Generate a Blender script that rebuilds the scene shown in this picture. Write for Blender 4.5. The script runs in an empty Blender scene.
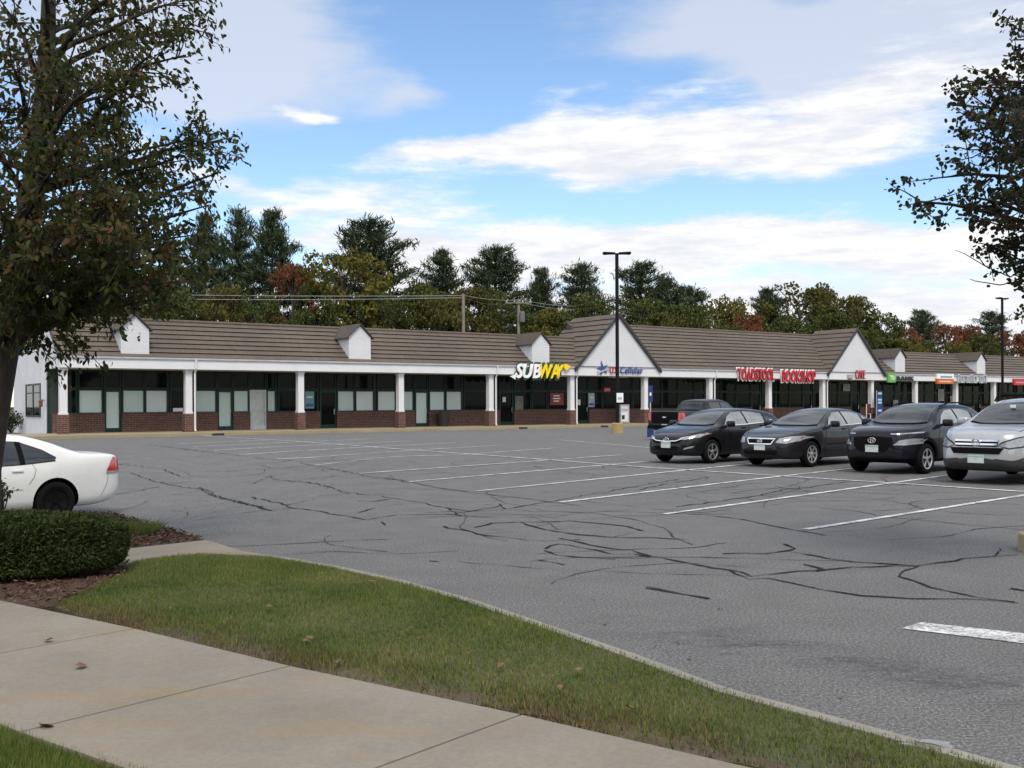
import bpy, bmesh, math, random
import numpy as np
from mathutils import Vector, Matrix
from mathutils.bvhtree import BVHTree

random.seed(7)
rng = np.random.default_rng(7)
scene = bpy.context.scene
col = scene.collection
R = math.radians

# ------------------------------------------------------------------ camera and survey helpers
FPX, YC, CAM_H = 1035.0, 404.0, 1.6
ROLL = R(0.25)
def ray(px, py):
    dx, dy = px - 512, py - YC
    return (dx*math.cos(ROLL) - dy*math.sin(ROLL))/FPX, (dy*math.cos(ROLL) + dx*math.sin(ROLL))/FPX
def sst(x):
    x = np.clip(x, 0, 1); return x*x*(3-2*x)
def terrain(X, Y):                                   # the lot falls away gently to the left
    return -0.33*sst((-3.2-X)/3.6)*sst((Y-12.2)/3.5)*sst((40-Y)/14)
def at(px, py, z=None):                              # a surveyed point of the lot (or of a level z)
    a, b = ray(px, py); zz = z or 0.0
    for _ in range(8):
        t = (CAM_H-zz)/b
        if z is None: zz = float(terrain(a*t, t))
        else: break
    return Vector((a*t, t, zz))
def far(px, py, Y):                                  # a surveyed point at distance Y
    a, b = ray(px, py); return Vector((a*Y, Y, CAM_H-b*Y))
TH = R(55); BS, BC = math.sin(TH), math.cos(TH)
BX0, BY0 = -23.15, 52.8
def bld(px, py, v):                                  # building coordinates (u along, w up) on the plane at depth v
    a, b = ray(px, py)
    t = (v - BC*BX0 + BS*BY0)/(-BC*a + BS)
    return (a*t-BX0)*BS + (t-BY0)*BC, CAM_H-b*t
def bworld(u, v, w=0):
    return Vector((BX0+u*BS-v*BC, BY0+u*BC+v*BS, w))

# ------------------------------------------------------------------ materials
def nodes_of(name):
    m = bpy.data.materials.new(name); m.use_nodes = True
    nt = m.node_tree; return m, nt, nt.nodes['Principled BSDF']
def L(nt, a, b): nt.links.new(a, b)
def noise(nt, scale, detail=4, rough=.55, vec=None, dim='3D'):
    n = nt.nodes.new('ShaderNodeTexNoise'); n.inputs['Scale'].default_value = scale
    n.inputs['Detail'].default_value = detail; n.inputs['Roughness'].default_value = rough
    if vec is not None: L(nt, vec, n.inputs['Vector'])
    return n.outputs['Fac']
def ramp(nt, fac, stops):
    r = nt.nodes.new('ShaderNodeValToRGB'); e = r.color_ramp.elements
    while len(e) < len(stops): e.new(.5)
    for k, (p, c) in enumerate(stops):
        e[k].position = p; e[k].color = (*c, 1) if len(c) == 3 else c
    L(nt, fac, r.inputs['Fac']); return r.outputs['Color']
def mixc(nt, fac, a, b, mode='MIX'):
    n = nt.nodes.new('ShaderNodeMix'); n.data_type = 'RGBA'; n.blend_type = mode
    for s, v in ((0, fac), (6, a), (7, b)):
        if hasattr(v, 'is_output'): L(nt, v, n.inputs[s])
        else: n.inputs[s].default_value = v if s == 0 else (*v, 1)
    return n.outputs[2]
def math_n(nt, op, a, b=0.0, c=None, clamp=False):
    n = nt.nodes.new('ShaderNodeMath'); n.operation = op; n.use_clamp = clamp
    for k, v in enumerate((a, b) if c is None else (a, b, c)):
        if hasattr(v, 'is_output'): L(nt, v, n.inputs[k])
        else: n.inputs[k].default_value = v
    return n.outputs[0]
def objco(nt):
    return nt.nodes.new('ShaderNodeTexCoord').outputs['Object']
def mapping(nt, vec, scale=(1,1,1), rot=(0,0,0), loc=(0,0,0)):
    m = nt.nodes.new('ShaderNodeMapping'); L(nt, vec, m.inputs['Vector'])
    m.inputs['Scale'].default_value = scale; m.inputs['Rotation'].default_value = rot; m.inputs['Location'].default_value = loc
    return m.outputs['Vector']
def bump(nt, bs, height, strength=.3, dist=.02):
    b = nt.nodes.new('ShaderNodeBump'); b.inputs['Strength'].default_value = strength; b.inputs['Distance'].default_value = dist
    L(nt, height, b.inputs['Height']); L(nt, b.outputs['Normal'], bs.inputs['Normal'])
def plain(name, c, rough=.6, spec=.5, metal=0, coat=0, var=.12, vscale=3.0, emit=0):
    m, nt, bs = nodes_of(name)
    v = objco(nt)
    f = noise(nt, vscale, 5, .6, v)
    lo = tuple(max(0, x*(1-var)) for x in c); hi = tuple(min(1, x*(1+var)) for x in c)
    L(nt, ramp(nt, f, [(.3, lo), (.7, hi)]), bs.inputs['Base Color'])
    bs.inputs['Roughness'].default_value = rough; bs.inputs['Specular IOR Level'].default_value = spec
    bs.inputs['Metallic'].default_value = metal
    if coat: bs.inputs['Coat Weight'].default_value = coat; bs.inputs['Coat Roughness'].default_value = .04
    return m
def leafmat(name, stops, nscale=.8, island=.5, transl=.25, rough=.6):
    """leaf colours vary by clump (noise) and by leaf (random per island)"""
    m, nt, bs = nodes_of(name)
    v = objco(nt); f = noise(nt, nscale, 3, .6, v)
    g = nt.nodes.new('ShaderNodeNewGeometry').outputs['Random Per Island']
    fac = math_n(nt, 'ADD', math_n(nt, 'MULTIPLY', f, 1-island), math_n(nt, 'MULTIPLY', g, island))
    c = ramp(nt, fac, stops)
    L(nt, c, bs.inputs['Base Color']); bs.inputs['Roughness'].default_value = rough
    bs.inputs['Specular IOR Level'].default_value = .12
    t = nt.nodes.new('ShaderNodeBsdfTranslucent'); L(nt, c, t.inputs['Color'])
    mx = nt.nodes.new('ShaderNodeMixShader'); mx.inputs[0].default_value = transl
    out = nt.nodes['Material Output']
    L(nt, bs.outputs[0], mx.inputs[1]); L(nt, t.outputs[0], mx.inputs[2]); L(nt, mx.outputs[0], out.inputs['Surface'])
    return m

M = {}
def asphalt():
    m, nt, bs = nodes_of('asphalt'); v = objco(nt)
    big = noise(nt, .12, 5, .6, v); mid = noise(nt, 1.3, 5, .65, v); fine = noise(nt, 48, 4, .8, v); grit = noise(nt, 120, 2, .6, v)
    c = ramp(nt, big, [(.3, (.108,.106,.104)), (.55, (.121,.119,.117)), (.75, (.133,.131,.129))])
    c = mixc(nt, .55, c, ramp(nt, mid, [(.3, (.098,.096,.095)), (.7, (.147,.145,.143))]))
    c = mixc(nt, .7, c, ramp(nt, fine, [(.36, (.18,.18,.19)), (.5, (.92,.92,.92)), (.64, (2.2,2.2,2.15))]), 'MULTIPLY')
    c = mixc(nt, .5, c, ramp(nt, grit, [(.38, (.3,.3,.3)), (.62, (1.8,1.8,1.8))]), 'MULTIPLY')
    # worn darker band along the drive lane
    sep = nt.nodes.new('ShaderNodeSeparateXYZ'); L(nt, v, sep.inputs[0])
    d = math_n(nt, 'ADD', math_n(nt, 'MULTIPLY', sep.outputs['X'], .62), math_n(nt, 'MULTIPLY', sep.outputs['Y'], .785))
    warp = math_n(nt, 'MULTIPLY', math_n(nt, 'SUBTRACT', noise(nt, .9, 4, .6, v), .5), 1.1)
    dd = math_n(nt, 'ABSOLUTE', math_n(nt, 'SUBTRACT', math_n(nt, 'ADD', d, warp), 6.25))
    mask = math_n(nt, 'SUBTRACT', 1.0, math_n(nt, 'DIVIDE', dd, .55, clamp=True), clamp=True)
    xm = math_n(nt, 'MULTIPLY', math_n(nt, 'SUBTRACT', sep.outputs['X'], .2), .8, clamp=True)
    patch = ramp(nt, noise(nt, 2.4, 6, .75, mapping(nt, v, (.55,1.3,1), (0,0,R(-38)))), [(.42, (0,0,0)), (.58, (1,1,1))])
    mask = math_n(nt, 'MULTIPLY', math_n(nt, 'MULTIPLY', mask, xm), math_n(nt, 'MULTIPLY', patch, ramp(nt, noise(nt, 14, 5, .8, v), [(.40, (.15,.15,.15)), (.56, (1,1,1))])))
    c = mixc(nt, mask, c, (.052,.052,.054))
    # oil spots
    spots = ramp(nt, noise(nt, .9, 2, .5, mapping(nt, v, loc=(7,3,1))), [(.68, (0,0,0)), (.76, (1,1,1))])
    c = mixc(nt, math_n(nt, 'MULTIPLY', spots, .14), c, (.07,.07,.072))
    L(nt, c, bs.inputs['Base Color']); bs.inputs['Roughness'].default_value = .88; bs.inputs['Specular IOR Level'].default_value = .3
    bump(nt, bs, math_n(nt, 'ADD', fine, math_n(nt, 'MULTIPLY', grit, .6)), .5, .012)
    return m
def concrete(name, base, stain, sc=1.0):
    m, nt, bs = nodes_of(name); v = objco(nt)
    a = noise(nt, .9*sc, 6, .65, v); b = noise(nt, 40, 4, .65, v); s = noise(nt, .8*sc, 5, .7, mapping(nt, v, (.7,2.2,1), (0,0,R(36))))
    lo = tuple(x*.82 for x in base); hi = tuple(x*1.12 for x in base)
    c = ramp(nt, a, [(.3, lo), (.7, hi)])
    c = mixc(nt, .6, c, ramp(nt, b, [(.3, (.8,.8,.8)), (.7, (1.15,1.15,1.15))]), 'MULTIPLY')
    c = mixc(nt, ramp(nt, s, [(.54, (0,0,0)), (.74, (.6,.6,.6))]), c, stain)
    dk = noise(nt, 2.1, 6, .75, mapping(nt, v, loc=(3,9,2)))
    c = mixc(nt, ramp(nt, dk, [(.55, (0,0,0)), (.8, (.4,.4,.4))]), c, tuple(x*.6 for x in base))
    L(nt, c, bs.inputs['Base Color']); bs.inputs['Roughness'].default_value = .85; bs.inputs['Specular IOR Level'].default_value = .3
    bump(nt, bs, b, .25, .006); return m
def brick():
    m, nt, bs = nodes_of('brick'); v = objco(nt)
    sep = nt.nodes.new('ShaderNodeSeparateXYZ'); L(nt, v, sep.inputs[0])
    cmb = nt.nodes.new('ShaderNodeCombineXYZ')
    L(nt, math_n(nt, 'ADD', sep.outputs['X'], sep.outputs['Y']), cmb.inputs['X']); L(nt, sep.outputs['Z'], cmb.inputs['Y'])
    t = nt.nodes.new('ShaderNodeTexBrick'); L(nt, cmb.outputs[0], t.inputs['Vector'])
    t.inputs['Color1'].default_value = (.118,.040,.031,1); t.inputs['Color2'].default_value = (.060,.026,.022,1); t.inputs['Mortar'].default_value = (.17,.135,.11,1)
    t.inputs['Scale'].default_value = 1.0; t.inputs['Brick Width'].default_value = .3; t.inputs['Row Height'].default_value = .1
    t.inputs['Mortar Size'].default_value = .011; t.inputs['Bias'].default_value = -.1
    f = noise(nt, 6, 4, .6, v)
    c = mixc(nt, .7, t.outputs['Color'], ramp(nt, f, [(.3, (.6,.6,.6)), (.7, (1.3,1.3,1.3))]), 'MULTIPLY')
    L(nt, c, bs.inputs['Base Color']); bs.inputs['Roughness'].default_value = .85
    bump(nt, bs, t.outputs['Fac'], -.4, .01); return m
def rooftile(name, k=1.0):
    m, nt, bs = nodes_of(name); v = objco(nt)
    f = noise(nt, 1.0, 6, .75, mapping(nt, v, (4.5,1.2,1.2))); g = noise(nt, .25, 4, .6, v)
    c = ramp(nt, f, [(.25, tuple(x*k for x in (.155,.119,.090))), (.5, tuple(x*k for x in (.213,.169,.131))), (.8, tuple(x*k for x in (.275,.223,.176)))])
    c = mixc(nt, .7, c, ramp(nt, g, [(.3, (.75,.75,.77)), (.7, (1.2,1.18,1.15))]), 'MULTIPLY')
    L(nt, c, bs.inputs['Base Color']); bs.inputs['Roughness'].default_value = .75
    return m
def glass(name, c=(.012,.015,.016), rough=.03, ior=1.5):
    m, nt, bs = nodes_of(name); v = objco(nt)
    L(nt, ramp(nt, noise(nt, 1.4, 3, .5, v), [(.35, tuple(x*.7 for x in c)), (.65, tuple(x*1.3 for x in c))]), bs.inputs['Base Color'])
    bs.inputs['Roughness'].default_value = rough; bs.inputs['IOR'].default_value = ior; return m
def carpaint(name, c, metal=.0, rough=.35, flake=.1):
    m, nt, bs = nodes_of(name); v = objco(nt)
    L(nt, ramp(nt, noise(nt, 3, 4, .6, v), [(.3, tuple(x*(1-flake) for x in c)), (.7, tuple(x*(1+flake) for x in c))]), bs.inputs['Base Color'])
    bs.inputs['Metallic'].default_value = metal; bs.inputs['Roughness'].default_value = rough
    bs.inputs['Coat Weight'].default_value = .5; bs.inputs['Coat Roughness'].default_value = .03; bs.inputs['Specular IOR Level'].default_value = .08
    # a little road dust near the sills
    return m
def siding(name, c):
    m, nt, bs = nodes_of(name); v = objco(nt)
    sep = nt.nodes.new('ShaderNodeSeparateXYZ'); L(nt, v, sep.inputs[0])
    w = math_n(nt, 'FRACT', math_n(nt, 'DIVIDE', sep.outputs['Z'], .2))
    line = math_n(nt, 'LESS_THAN', w, .1)
    f = noise(nt, .7, 5, .7, v)
    cc = ramp(nt, f, [(.3, tuple(x*.92 for x in c)), (.7, tuple(min(1, x*1.04) for x in c))])
    cc = mixc(nt, math_n(nt, 'MULTIPLY', line, .35), cc, tuple(x*.6 for x in c))
    L(nt, cc, bs.inputs['Base Color']); bs.inputs['Roughness'].default_value = .6
    bump(nt, bs, w, .5, .02); return m
def paint_line():
    m, nt, bs = nodes_of('road_paint'); v = objco(nt)
    f = noise(nt, 30, 5, .75, v); g = noise(nt, 2.2, 4, .7, v)
    c = ramp(nt, g, [(.3, (.5,.5,.5)), (.7, (.72,.72,.7))])
    w = math_n(nt, 'ADD', math_n(nt, 'MULTIPLY', f, .6), math_n(nt, 'MULTIPLY', g, .4))
    c = mixc(nt, ramp(nt, w, [(.42, (1,1,1)), (.54, (0,0,0))]), c, (.17,.17,.175))
    L(nt, c, bs.inputs['Base Color']); bs.inputs['Roughness'].default_value = .8; return m
def bark(name, c):
    m, nt, bs = nodes_of(name); v = objco(nt)
    f = noise(nt, 5, 6, .7, mapping(nt, v, (4,4,.6)))
    L(nt, ramp(nt, f, [(.3, tuple(x*.5 for x in c)), (.7, tuple(x*1.4 for x in c))]), bs.inputs['Base Color'])
    bs.inputs['Roughness'].default_value = .9; bump(nt, bs, f, .8, .03); return m
def soil(name, a, b, sc=8):
    m, nt, bs = nodes_of(name); v = objco(nt)
    f = noise(nt, sc, 6, .7, v); g = noise(nt, .7, 4, .6, v)
    c = ramp(nt, math_n(nt, 'ADD', math_n(nt, 'MULTIPLY', f, .6), math_n(nt, 'MULTIPLY', g, .4)), [(.35, a), (.65, b)])
    L(nt, c, bs.inputs['Base Color']); bs.inputs['Roughness'].default_value = .95; bump(nt, bs, f, .8, .03); return m

M['asphalt'] = asphalt()
M['concrete'] = concrete('path_concrete', (.218,.194,.158), (.25,.165,.075))
M['kerb'] = concrete('kerb_concrete', (.24,.225,.195), (.18,.16,.13), 2)
M['kerb_tan'] = concrete('tan_concrete', (.30,.25,.16), (.34,.27,.14), .6)
M['brick'] = brick()
M['roof'] = rooftile('roof_tile', .46); M['roof_shade_line'] = plain('roof_tile_shade', (.042,.034,.03), .8)  # second, darker material paints the shadow line under each roof course
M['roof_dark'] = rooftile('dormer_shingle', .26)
M['trim_dark'] = plain('dark_rake_trim', (.035,.032,.034), .6)
M['white'] = plain('white_trim', (.66,.66,.68), .5, var=.05, vscale=.8)
M['siding'] = siding('white_siding', (.64,.645,.67))
M['stucco'] = plain('white_side_wall', (.62,.62,.645), .8, var=.08, vscale=.6)
M['soffit'] = plain('soffit', (.55,.55,.55), .8, var=.05)
M['green'] = plain('dark_green_frame', (.006,.030,.022), .5, spec=.3)
M['darkwall'] = plain('dark_storefront_panel', (.02,.03,.028), .6)
M['glass'] = glass('shop_glass', (.007,.009,.009), .03, 1.16)
M['papered'] = plain('papered_glass', (.55,.66,.63), .3, var=.04, vscale=.5)
M['papered_b'] = plain('papered_glass_b', (.60,.68,.68), .3, var=.06, vscale=.8); M['papered_c'] = plain('papered_glass_c', (.48,.60,.57), .3, var=.06, vscale=.6)
M['whitedoor'] = plain('white_door', (.52,.56,.55), .5)
M['lampblack'] = plain('black_pole_paint', (.008,.008,.009), .7, spec=.15)
M['lampbase'] = concrete('yellow_base', (.36,.27,.12), (.27,.23,.17), 3)
M['hairline'] = plain('hairline_crack', (.045,.045,.046), .85, spec=.1)
M['asphalt_seal'] = plain('crack_sealant', (.019,.019,.020), .8, spec=.1, var=.3, vscale=5)
M['paint'] = paint_line()
M['rubber'] = plain('tyre_rubber', (.008,.008,.0085), .9, spec=.1)
M['rim'] = plain('alloy', (.55,.56,.58), .3, metal=.8, var=.08)
M['rimdark'] = plain('brake_dark', (.02,.02,.021), .7)
M['blackplastic'] = plain('black_plastic', (.006,.006,.0065), .7, spec=.05)
M['chrome'] = plain('chrome', (.75,.76,.78), .15, metal=1, var=.05)
M['carglass'] = glass('car_glass', (.02,.026,.03), .02, 1.55)
M['carglass_skylit'] = glass('skylit_car_glass', (.21,.225,.225), .03, 1.7)  # pale base colour stands in for sky reflection and daylight through side windows
M['headlamp'] = plain('headlamp_lens', (.26,.28,.30), .12, coat=1, var=.3, vscale=9)
M['gutter'] = plain('gutter', (.40,.40,.42), .5)
M['amber'] = plain('amber_lens', (.75,.22,.03), .15, coat=1)
M['redlamp'] = plain('red_lens', (.45,.015,.02), .15, coat=1, var=.3, vscale=12)
M['plate'] = plain('number_plate', (.52,.57,.55), .5, var=.15, vscale=20)
M['paper'] = plain('white_paper', (.7,.7,.7), .6, var=.05)
M['sign_red'] = plain('sign_red', (.40,.010,.022), .4)
M['sign_white'] = plain('sign_white', (.8,.8,.8), .4)
M['sign_yellow'] = plain('sign_yellow', (.85,.62,.01), .4)
M['sign_green'] = plain('sign_dark_green', (.01,.06,.02), .4)
M['sign_lime'] = plain('sign_lime', (.10,.38,.05), .4)
M['sign_blue'] = plain('sign_blue', (.03,.07,.25), .4)
M['sign_black'] = plain('sign_black', (.015,.017,.016), .4)
M['sign_orange'] = plain('sign_orange', (.52,.12,.02), .4)
M['sign_grey'] = plain('sign_grey', (.42,.44,.48), .4)
M['banner_blue'] = plain('banner_blue', (.010,.032,.14), .6)
M['poster_blue'] = plain('poster_blue', (.13,.30,.36), .5)
M['bin'] = plain('bin_dark', (.018,.014,.014), .6)
M['wood'] = bark('pole_wood', (.22,.19,.16))
M['wire'] = plain('wire', (.06,.06,.062), .6)
M['wire_pale'] = plain('wire_pale', (.30,.30,.30), .5)
M['bark'] = bark('bark', (.034,.026,.021))
M['bark_far'] = bark('bark_far', (.06,.05,.042))
M['leaf_l'] = leafmat('leaf_left_tree', [(.28, (.020,.030,.010)), (.46, (.047,.060,.018)), (.58, (.076,.076,.024)), (.68, (.11,.064,.030)), (.80, (.15,.053,.034))], .7, .36, .4)
M['leaf_r'] = leafmat('leaf_right_tree', [(.3, (.018,.026,.014)), (.56, (.044,.052,.026)), (.70, (.070,.048,.03)), (.82, (.11,.045,.036))], .7, .4, .35)
M['pine'] = leafmat('pine_needles', [(.3, (.024,.038,.021)), (.5, (.048,.070,.035)), (.7, (.084,.104,.046))], .35, .5, .15)
M['leaf_green'] = leafmat('leaf_green', [(.3, (.032,.044,.013)), (.5, (.072,.088,.023)), (.7, (.132,.138,.037))], .35, .3)
M['leaf_yellow'] = leafmat('leaf_yellow', [(.3, (.058,.062,.014)), (.5, (.118,.112,.023)), (.7, (.19,.155,.033))], .35, .3)
M['leaf_olive'] = leafmat('leaf_olive', [(.3, (.046,.050,.014)), (.5, (.096,.092,.025)), (.7, (.155,.135,.039))], .35, .3)
M['leaf_red'] = leafmat('leaf_red', [(.3, (.085,.036,.018)), (.5, (.165,.066,.032)), (.7, (.23,.10,.044))], .35, .3)
M['hedge'] = leafmat('hedge_needles', [(.3, (.012,.022,.007)), (.5, (.030,.045,.014)), (.72, (.062,.078,.022))], 1.2, .55, .15)
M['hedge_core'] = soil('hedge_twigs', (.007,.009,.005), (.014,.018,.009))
M['grass'] = leafmat('grass_blades', [(.24, (.044,.080,.017)), (.45, (.100,.146,.031)), (.62, (.172,.194,.048)), (.78, (.31,.26,.11))], 1.1, .33, .3)
M['turf'] = soil('turf', (.045,.046,.02), (.08,.08,.032))
M['grass_dry'] = leafmat('dry_grass', [(.3, (.07,.055,.03)), (.6, (.16,.115,.055)), (.8, (.24,.17,.085))], 1.5, .6, .2)
M['mulch'] = soil('mulch_bed', (.038,.021,.014), (.09,.048,.031), 25)
M['chip'] = leafmat('bark_chip', [(.3, (.045,.024,.015)), (.6, (.105,.056,.036)), (.8, (.17,.105,.072))], 2, .7, .0)
M['dryleaf'] = plain('dry_leaf', (.14,.07,.035), .7, var=.4, vscale=9)
M['earth'] = soil('earth', (.03,.034,.018), (.06,.06,.03), .5)

# ------------------------------------------------------------------ mesh helpers
class MB:
    def __init__(s): s.v = []; s.f = []; s.m = []
    def add(s, vs, fs, mi=0):
        b = len(s.v); s.v += [tuple(v) for v in vs]; s.f += [tuple(i+b for i in f) for f in fs]; s.m += [mi]*len(fs); return s
    def box(s, a, b, mi=0, mat=None):
        (x0,y0,z0),(x1,y1,z1) = a, b
        vs = [Vector(p) for p in ((x0,y0,z0),(x1,y0,z0),(x1,y1,z0),(x0,y1,z0),(x0,y0,z1),(x1,y0,z1),(x1,y1,z1),(x0,y1,z1))]
        if mat is not None: vs = [mat @ v for v in vs]
        return s.add(vs, [(0,3,2,1),(4,5,6,7),(0,1,5,4),(1,2,6,5),(2,3,7,6),(3,0,4,7)], mi)
    def prism(s, poly, ext, mi=0):                    # poly: 3D points, ext: extrusion vector
        n = len(poly); ext = Vector(ext); p = [Vector(q) for q in poly]
        return s.add(p+[q+ext for q in p], [tuple(range(n))[::-1], tuple(range(n, 2*n))]+[(i,(i+1)%n,(i+1)%n+n,i+n) for i in range(n)], mi)
    def tube(s, pts, rad, n=8, mi=0, cap=True):
        pts = [Vector(p) for p in pts]; rr = rad if hasattr(rad, '__len__') else [rad]*len(pts)
        b = len(s.v); up = Vector((0,0,1)); prev = None
        for i, p in enumerate(pts):
            d = (pts[min(i+1, len(pts)-1)]-pts[max(i-1, 0)])
            d = d.normalized() if d.length > 1e-9 else up
            if prev is None:
                a = d.cross(Vector((1,0,0)) if abs(d.x) < .8 else Vector((0,1,0))).normalized()
            else:
                a = (prev - d*prev.dot(d)); a = a.normalized() if a.length > 1e-6 else d.orthogonal().normalized()
            prev = a; c = d.cross(a)
            for k in range(n):
                t = 2*math.pi*k/n; q = p+(a*math.cos(t)+c*math.sin(t))*rr[i]; s.v.append(tuple(q))
        for i in range(len(pts)-1):
            for k in range(n):
                k2 = (k+1) % n; s.f.append((b+i*n+k, b+i*n+k2, b+(i+1)*n+k2, b+(i+1)*n+k)); s.m.append(mi)
        if cap:
            s.f.append(tuple(b+k for k in range(n))[::-1]); s.m.append(mi)
            s.f.append(tuple(b+(len(pts)-1)*n+k for k in range(n))); s.m.append(mi)
        return s
    def lathe(s, prof, n=16, mi=0, origin=(0,0,0), axis='Z'):   # prof: (r, h)
        b = len(s.v); o = Vector(origin)
        for r_, h in prof:
            for k in range(n):
                t = 2*math.pi*k/n; c, d = r_*math.cos(t), r_*math.sin(t)
                s.v.append(tuple(o+(Vector((c,d,h)) if axis == 'Z' else Vector((c,h,d)))))
        for i in range(len(prof)-1):
            for k in range(n):
                k2 = (k+1) % n; s.f.append((b+i*n+k, b+i*n+k2, b+(i+1)*n+k2, b+(i+1)*n+k)); s.m.append(mi)
        s.f.append(tuple(b+k for k in range(n))[::-1]); s.m.append(mi)
        s.f.append(tuple(b+(len(prof)-1)*n+k for k in range(n))); s.m.append(mi)
        return s
    def mesh(s, name, mats, smooth=False, bevel=0):
        me = bpy.data.meshes.new(name); me.from_pydata(s.v, [], s.f)
        for m in (mats if isinstance(mats, (list, tuple)) else [mats]): me.materials.append(m)
        me.polygons.foreach_set('material_index', s.m)
        bm = bmesh.new(); bm.from_mesh(me)
        if bevel: bmesh.ops.bevel(bm, geom=[e for e in bm.edges], offset=bevel, segments=2, affect='EDGES', profile=.6)
        bmesh.ops.recalc_face_normals(bm, faces=bm.faces); bm.to_mesh(me); bm.free()
        if smooth: me.polygons.foreach_set('use_smooth', [True]*len(me.polygons))
        me.update(); return me
    def build(s, name, mats, parent=None, smooth=False, bevel=0):
        o = bpy.data.objects.new(name, s.mesh(name, mats, smooth, bevel)); col.objects.link(o)
        if parent is not None: o.parent = parent
        return o
def npmesh(name, V, k, mats, mi=None, smooth=False):  # V: (faces*k, 3) separate faces with k corners
    V = np.asarray(V, np.float32).reshape(-1, 3); n = len(V)//k
    me = bpy.data.meshes.new(name); me.vertices.add(len(V)); me.vertices.foreach_set('co', V.ravel())
    me.loops.add(len(V)); me.loops.foreach_set('vertex_index', np.arange(len(V), dtype=np.int32))
    me.polygons.add(n); me.polygons.foreach_set('loop_start', np.arange(n, dtype=np.int32)*k)
    for m in (mats if isinstance(mats, (list, tuple)) else [mats]): me.materials.append(m)
    if mi is not None: me.polygons.foreach_set('material_index', np.asarray(mi, np.int32))
    me.update(calc_edges=True); return me
def link(name, me, parent=None):
    o = bpy.data.objects.new(name, me); col.objects.link(o)
    if parent is not None: o.parent = parent
    return o
def tag(o, label=None, cat=None, group=None, kind=None):
    if label: o['label'] = label
    if cat: o['category'] = cat
    if group: o['group'] = group
    if kind: o['kind'] = kind
    return o
def empty(name, loc=(0,0,0), rz=0):
    o = bpy.data.objects.new(name, None); col.objects.link(o); o.location = loc; o.rotation_euler = (0,0,rz); return o
def copy_tree(o, parent=None):
    c = o.copy(); col.objects.link(c)
    if parent is not None: c.parent = parent
    for ch in [x for x in o.children]: copy_tree(ch, c)
    return c
def strip(pts, width, dz, step=.4, wob=0.0):           # a flat strip that follows the lot surface
    P = [Vector((p.x, p.y, 0)) for p in pts]; out = [P[0]]
    for a, b in zip(P, P[1:]):
        n = max(1, int((b-a).length/step))
        for k in range(1, n+1): out.append(a.lerp(b, k/n))
    mb = MB(); L_, R_ = [], []
    for i, p in enumerate(out):
        d = out[min(i+1, len(out)-1)]-out[max(i-1, 0)]; d.normalize(); nrm = Vector((-d.y, d.x, 0))
        w = width*.5*(1+wob*(random.random()*2-1))
        sh = nrm*(random.random()-.5)*width*wob*.8
        for sgn, arr in ((1, L_), (-1, R_)):
            q = p+nrm*w*sgn+sh; arr.append((q.x, q.y, float(terrain(q.x, q.y))+dz))
    n = len(out); mb.add(L_+R_, [(i, i+1, n+i+1, n+i) for i in range(n-1)]); return mb
def poly_sheet(pts, z, thick=0):
    mb = MB()
    if thick: mb.prism([(p.x, p.y, z-thick) for p in pts], (0,0,thick))
    else: mb.add([(p.x, p.y, z) for p in pts], [tuple(range(len(pts)))])
    return mb
def glyph(ch, size, extrude=.03, offset=0.0, shear=0.0, sx=1.0):
    """one letter as a mesh in its own x (right) / z (up) plane, front towards -y; returns mesh, width"""
    cu = bpy.data.curves.new('t', 'FONT'); cu.body = ch; cu.size = size; cu.extrude = extrude; cu.offset = offset; cu.shear = shear
    cu.resolution_u = 3
    ob = bpy.data.objects.new('t', cu); col.objects.link(ob)
    dg = bpy.context.evaluated_depsgraph_get(); dg.update()
    me = bpy.data.meshes.new_from_object(ob.evaluated_get(dg))
    bpy.data.objects.remove(ob); bpy.data.curves.remove(cu)
    xs = [v.co.x for v in me.vertices]; x0, x1 = min(xs), max(xs)
    for v in me.vertices:
        x, y, z = v.co; v.co = ((x-x0)*sx, -z, y)
    me.flip_normals() if False else None
    return me, (x1-x0)*sx
def word(text, width, height, parent, mats, loc, name='letter', gap=.12, extrude=.04, offset=0.0, shear=0.0, mi=None, back=None):
    """letters of one word, each a child mesh; the word fills width x height"""
    size = height/.70
    G = []
    for ch in text:
        G.append(None if ch == ' ' else glyph(ch, size, extrude, offset*height, shear))
    tot = sum((g[1] if g else height*.35) for g in G)+gap*height*(len(G)-1)
    k = width/tot; x = loc[0]
    for i, g in enumerate(G):
        if g is None: x += height*.35*k+gap*height*k; continue
        me, w = g
        for v in me.vertices: v.co.x *= k
        me.materials.clear(); me.materials.append(mats[i] if isinstance(mats, list) else mats)
        o = link(name, me, parent); o.location = (x, loc[1], loc[2])
        x += (w+gap*height)*k

SKY_SAT, SKY_VAL, CLOUD, SUN_E, EXPO = 1.06, 1.5, 7.2, 2.0, 0.40
# ================================================================== GROUND
V3 = Vector
xs = np.concatenate([np.arange(-60, -14, 1.0), np.arange(-14, 0, .35), np.arange(0, 30, 1.0), np.arange(30, 161, 3.0)]); ys = np.concatenate([np.arange(2, 12, 1.0), np.arange(12, 42, .35), np.arange(42, 45, 1.0), np.arange(45, 141, 3.0)])
gx, gy = np.meshgrid(xs, ys); gz = terrain(gx, gy)
nv, nu = gx.shape
mb = MB(); mb.v = [tuple(p) for p in np.stack([gx.ravel(), gy.ravel(), gz.ravel()], 1).tolist()]
mb.f = [(j*nu+i, j*nu+i+1, (j+1)*nu+i+1, (j+1)*nu+i) for j in range(nv-1) for i in range(nu-1)]; mb.m = [0]*len(mb.f)
tag(mb.build('parking_lot', M['asphalt'], smooth=True), kind='structure')
mb = MB(); mb.add([(-1500,-600,-.4),(1500,-600,-.4),(1500,2500,-.4),(-1500,2500,-.4)], [(0,1,2,3)])
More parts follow.
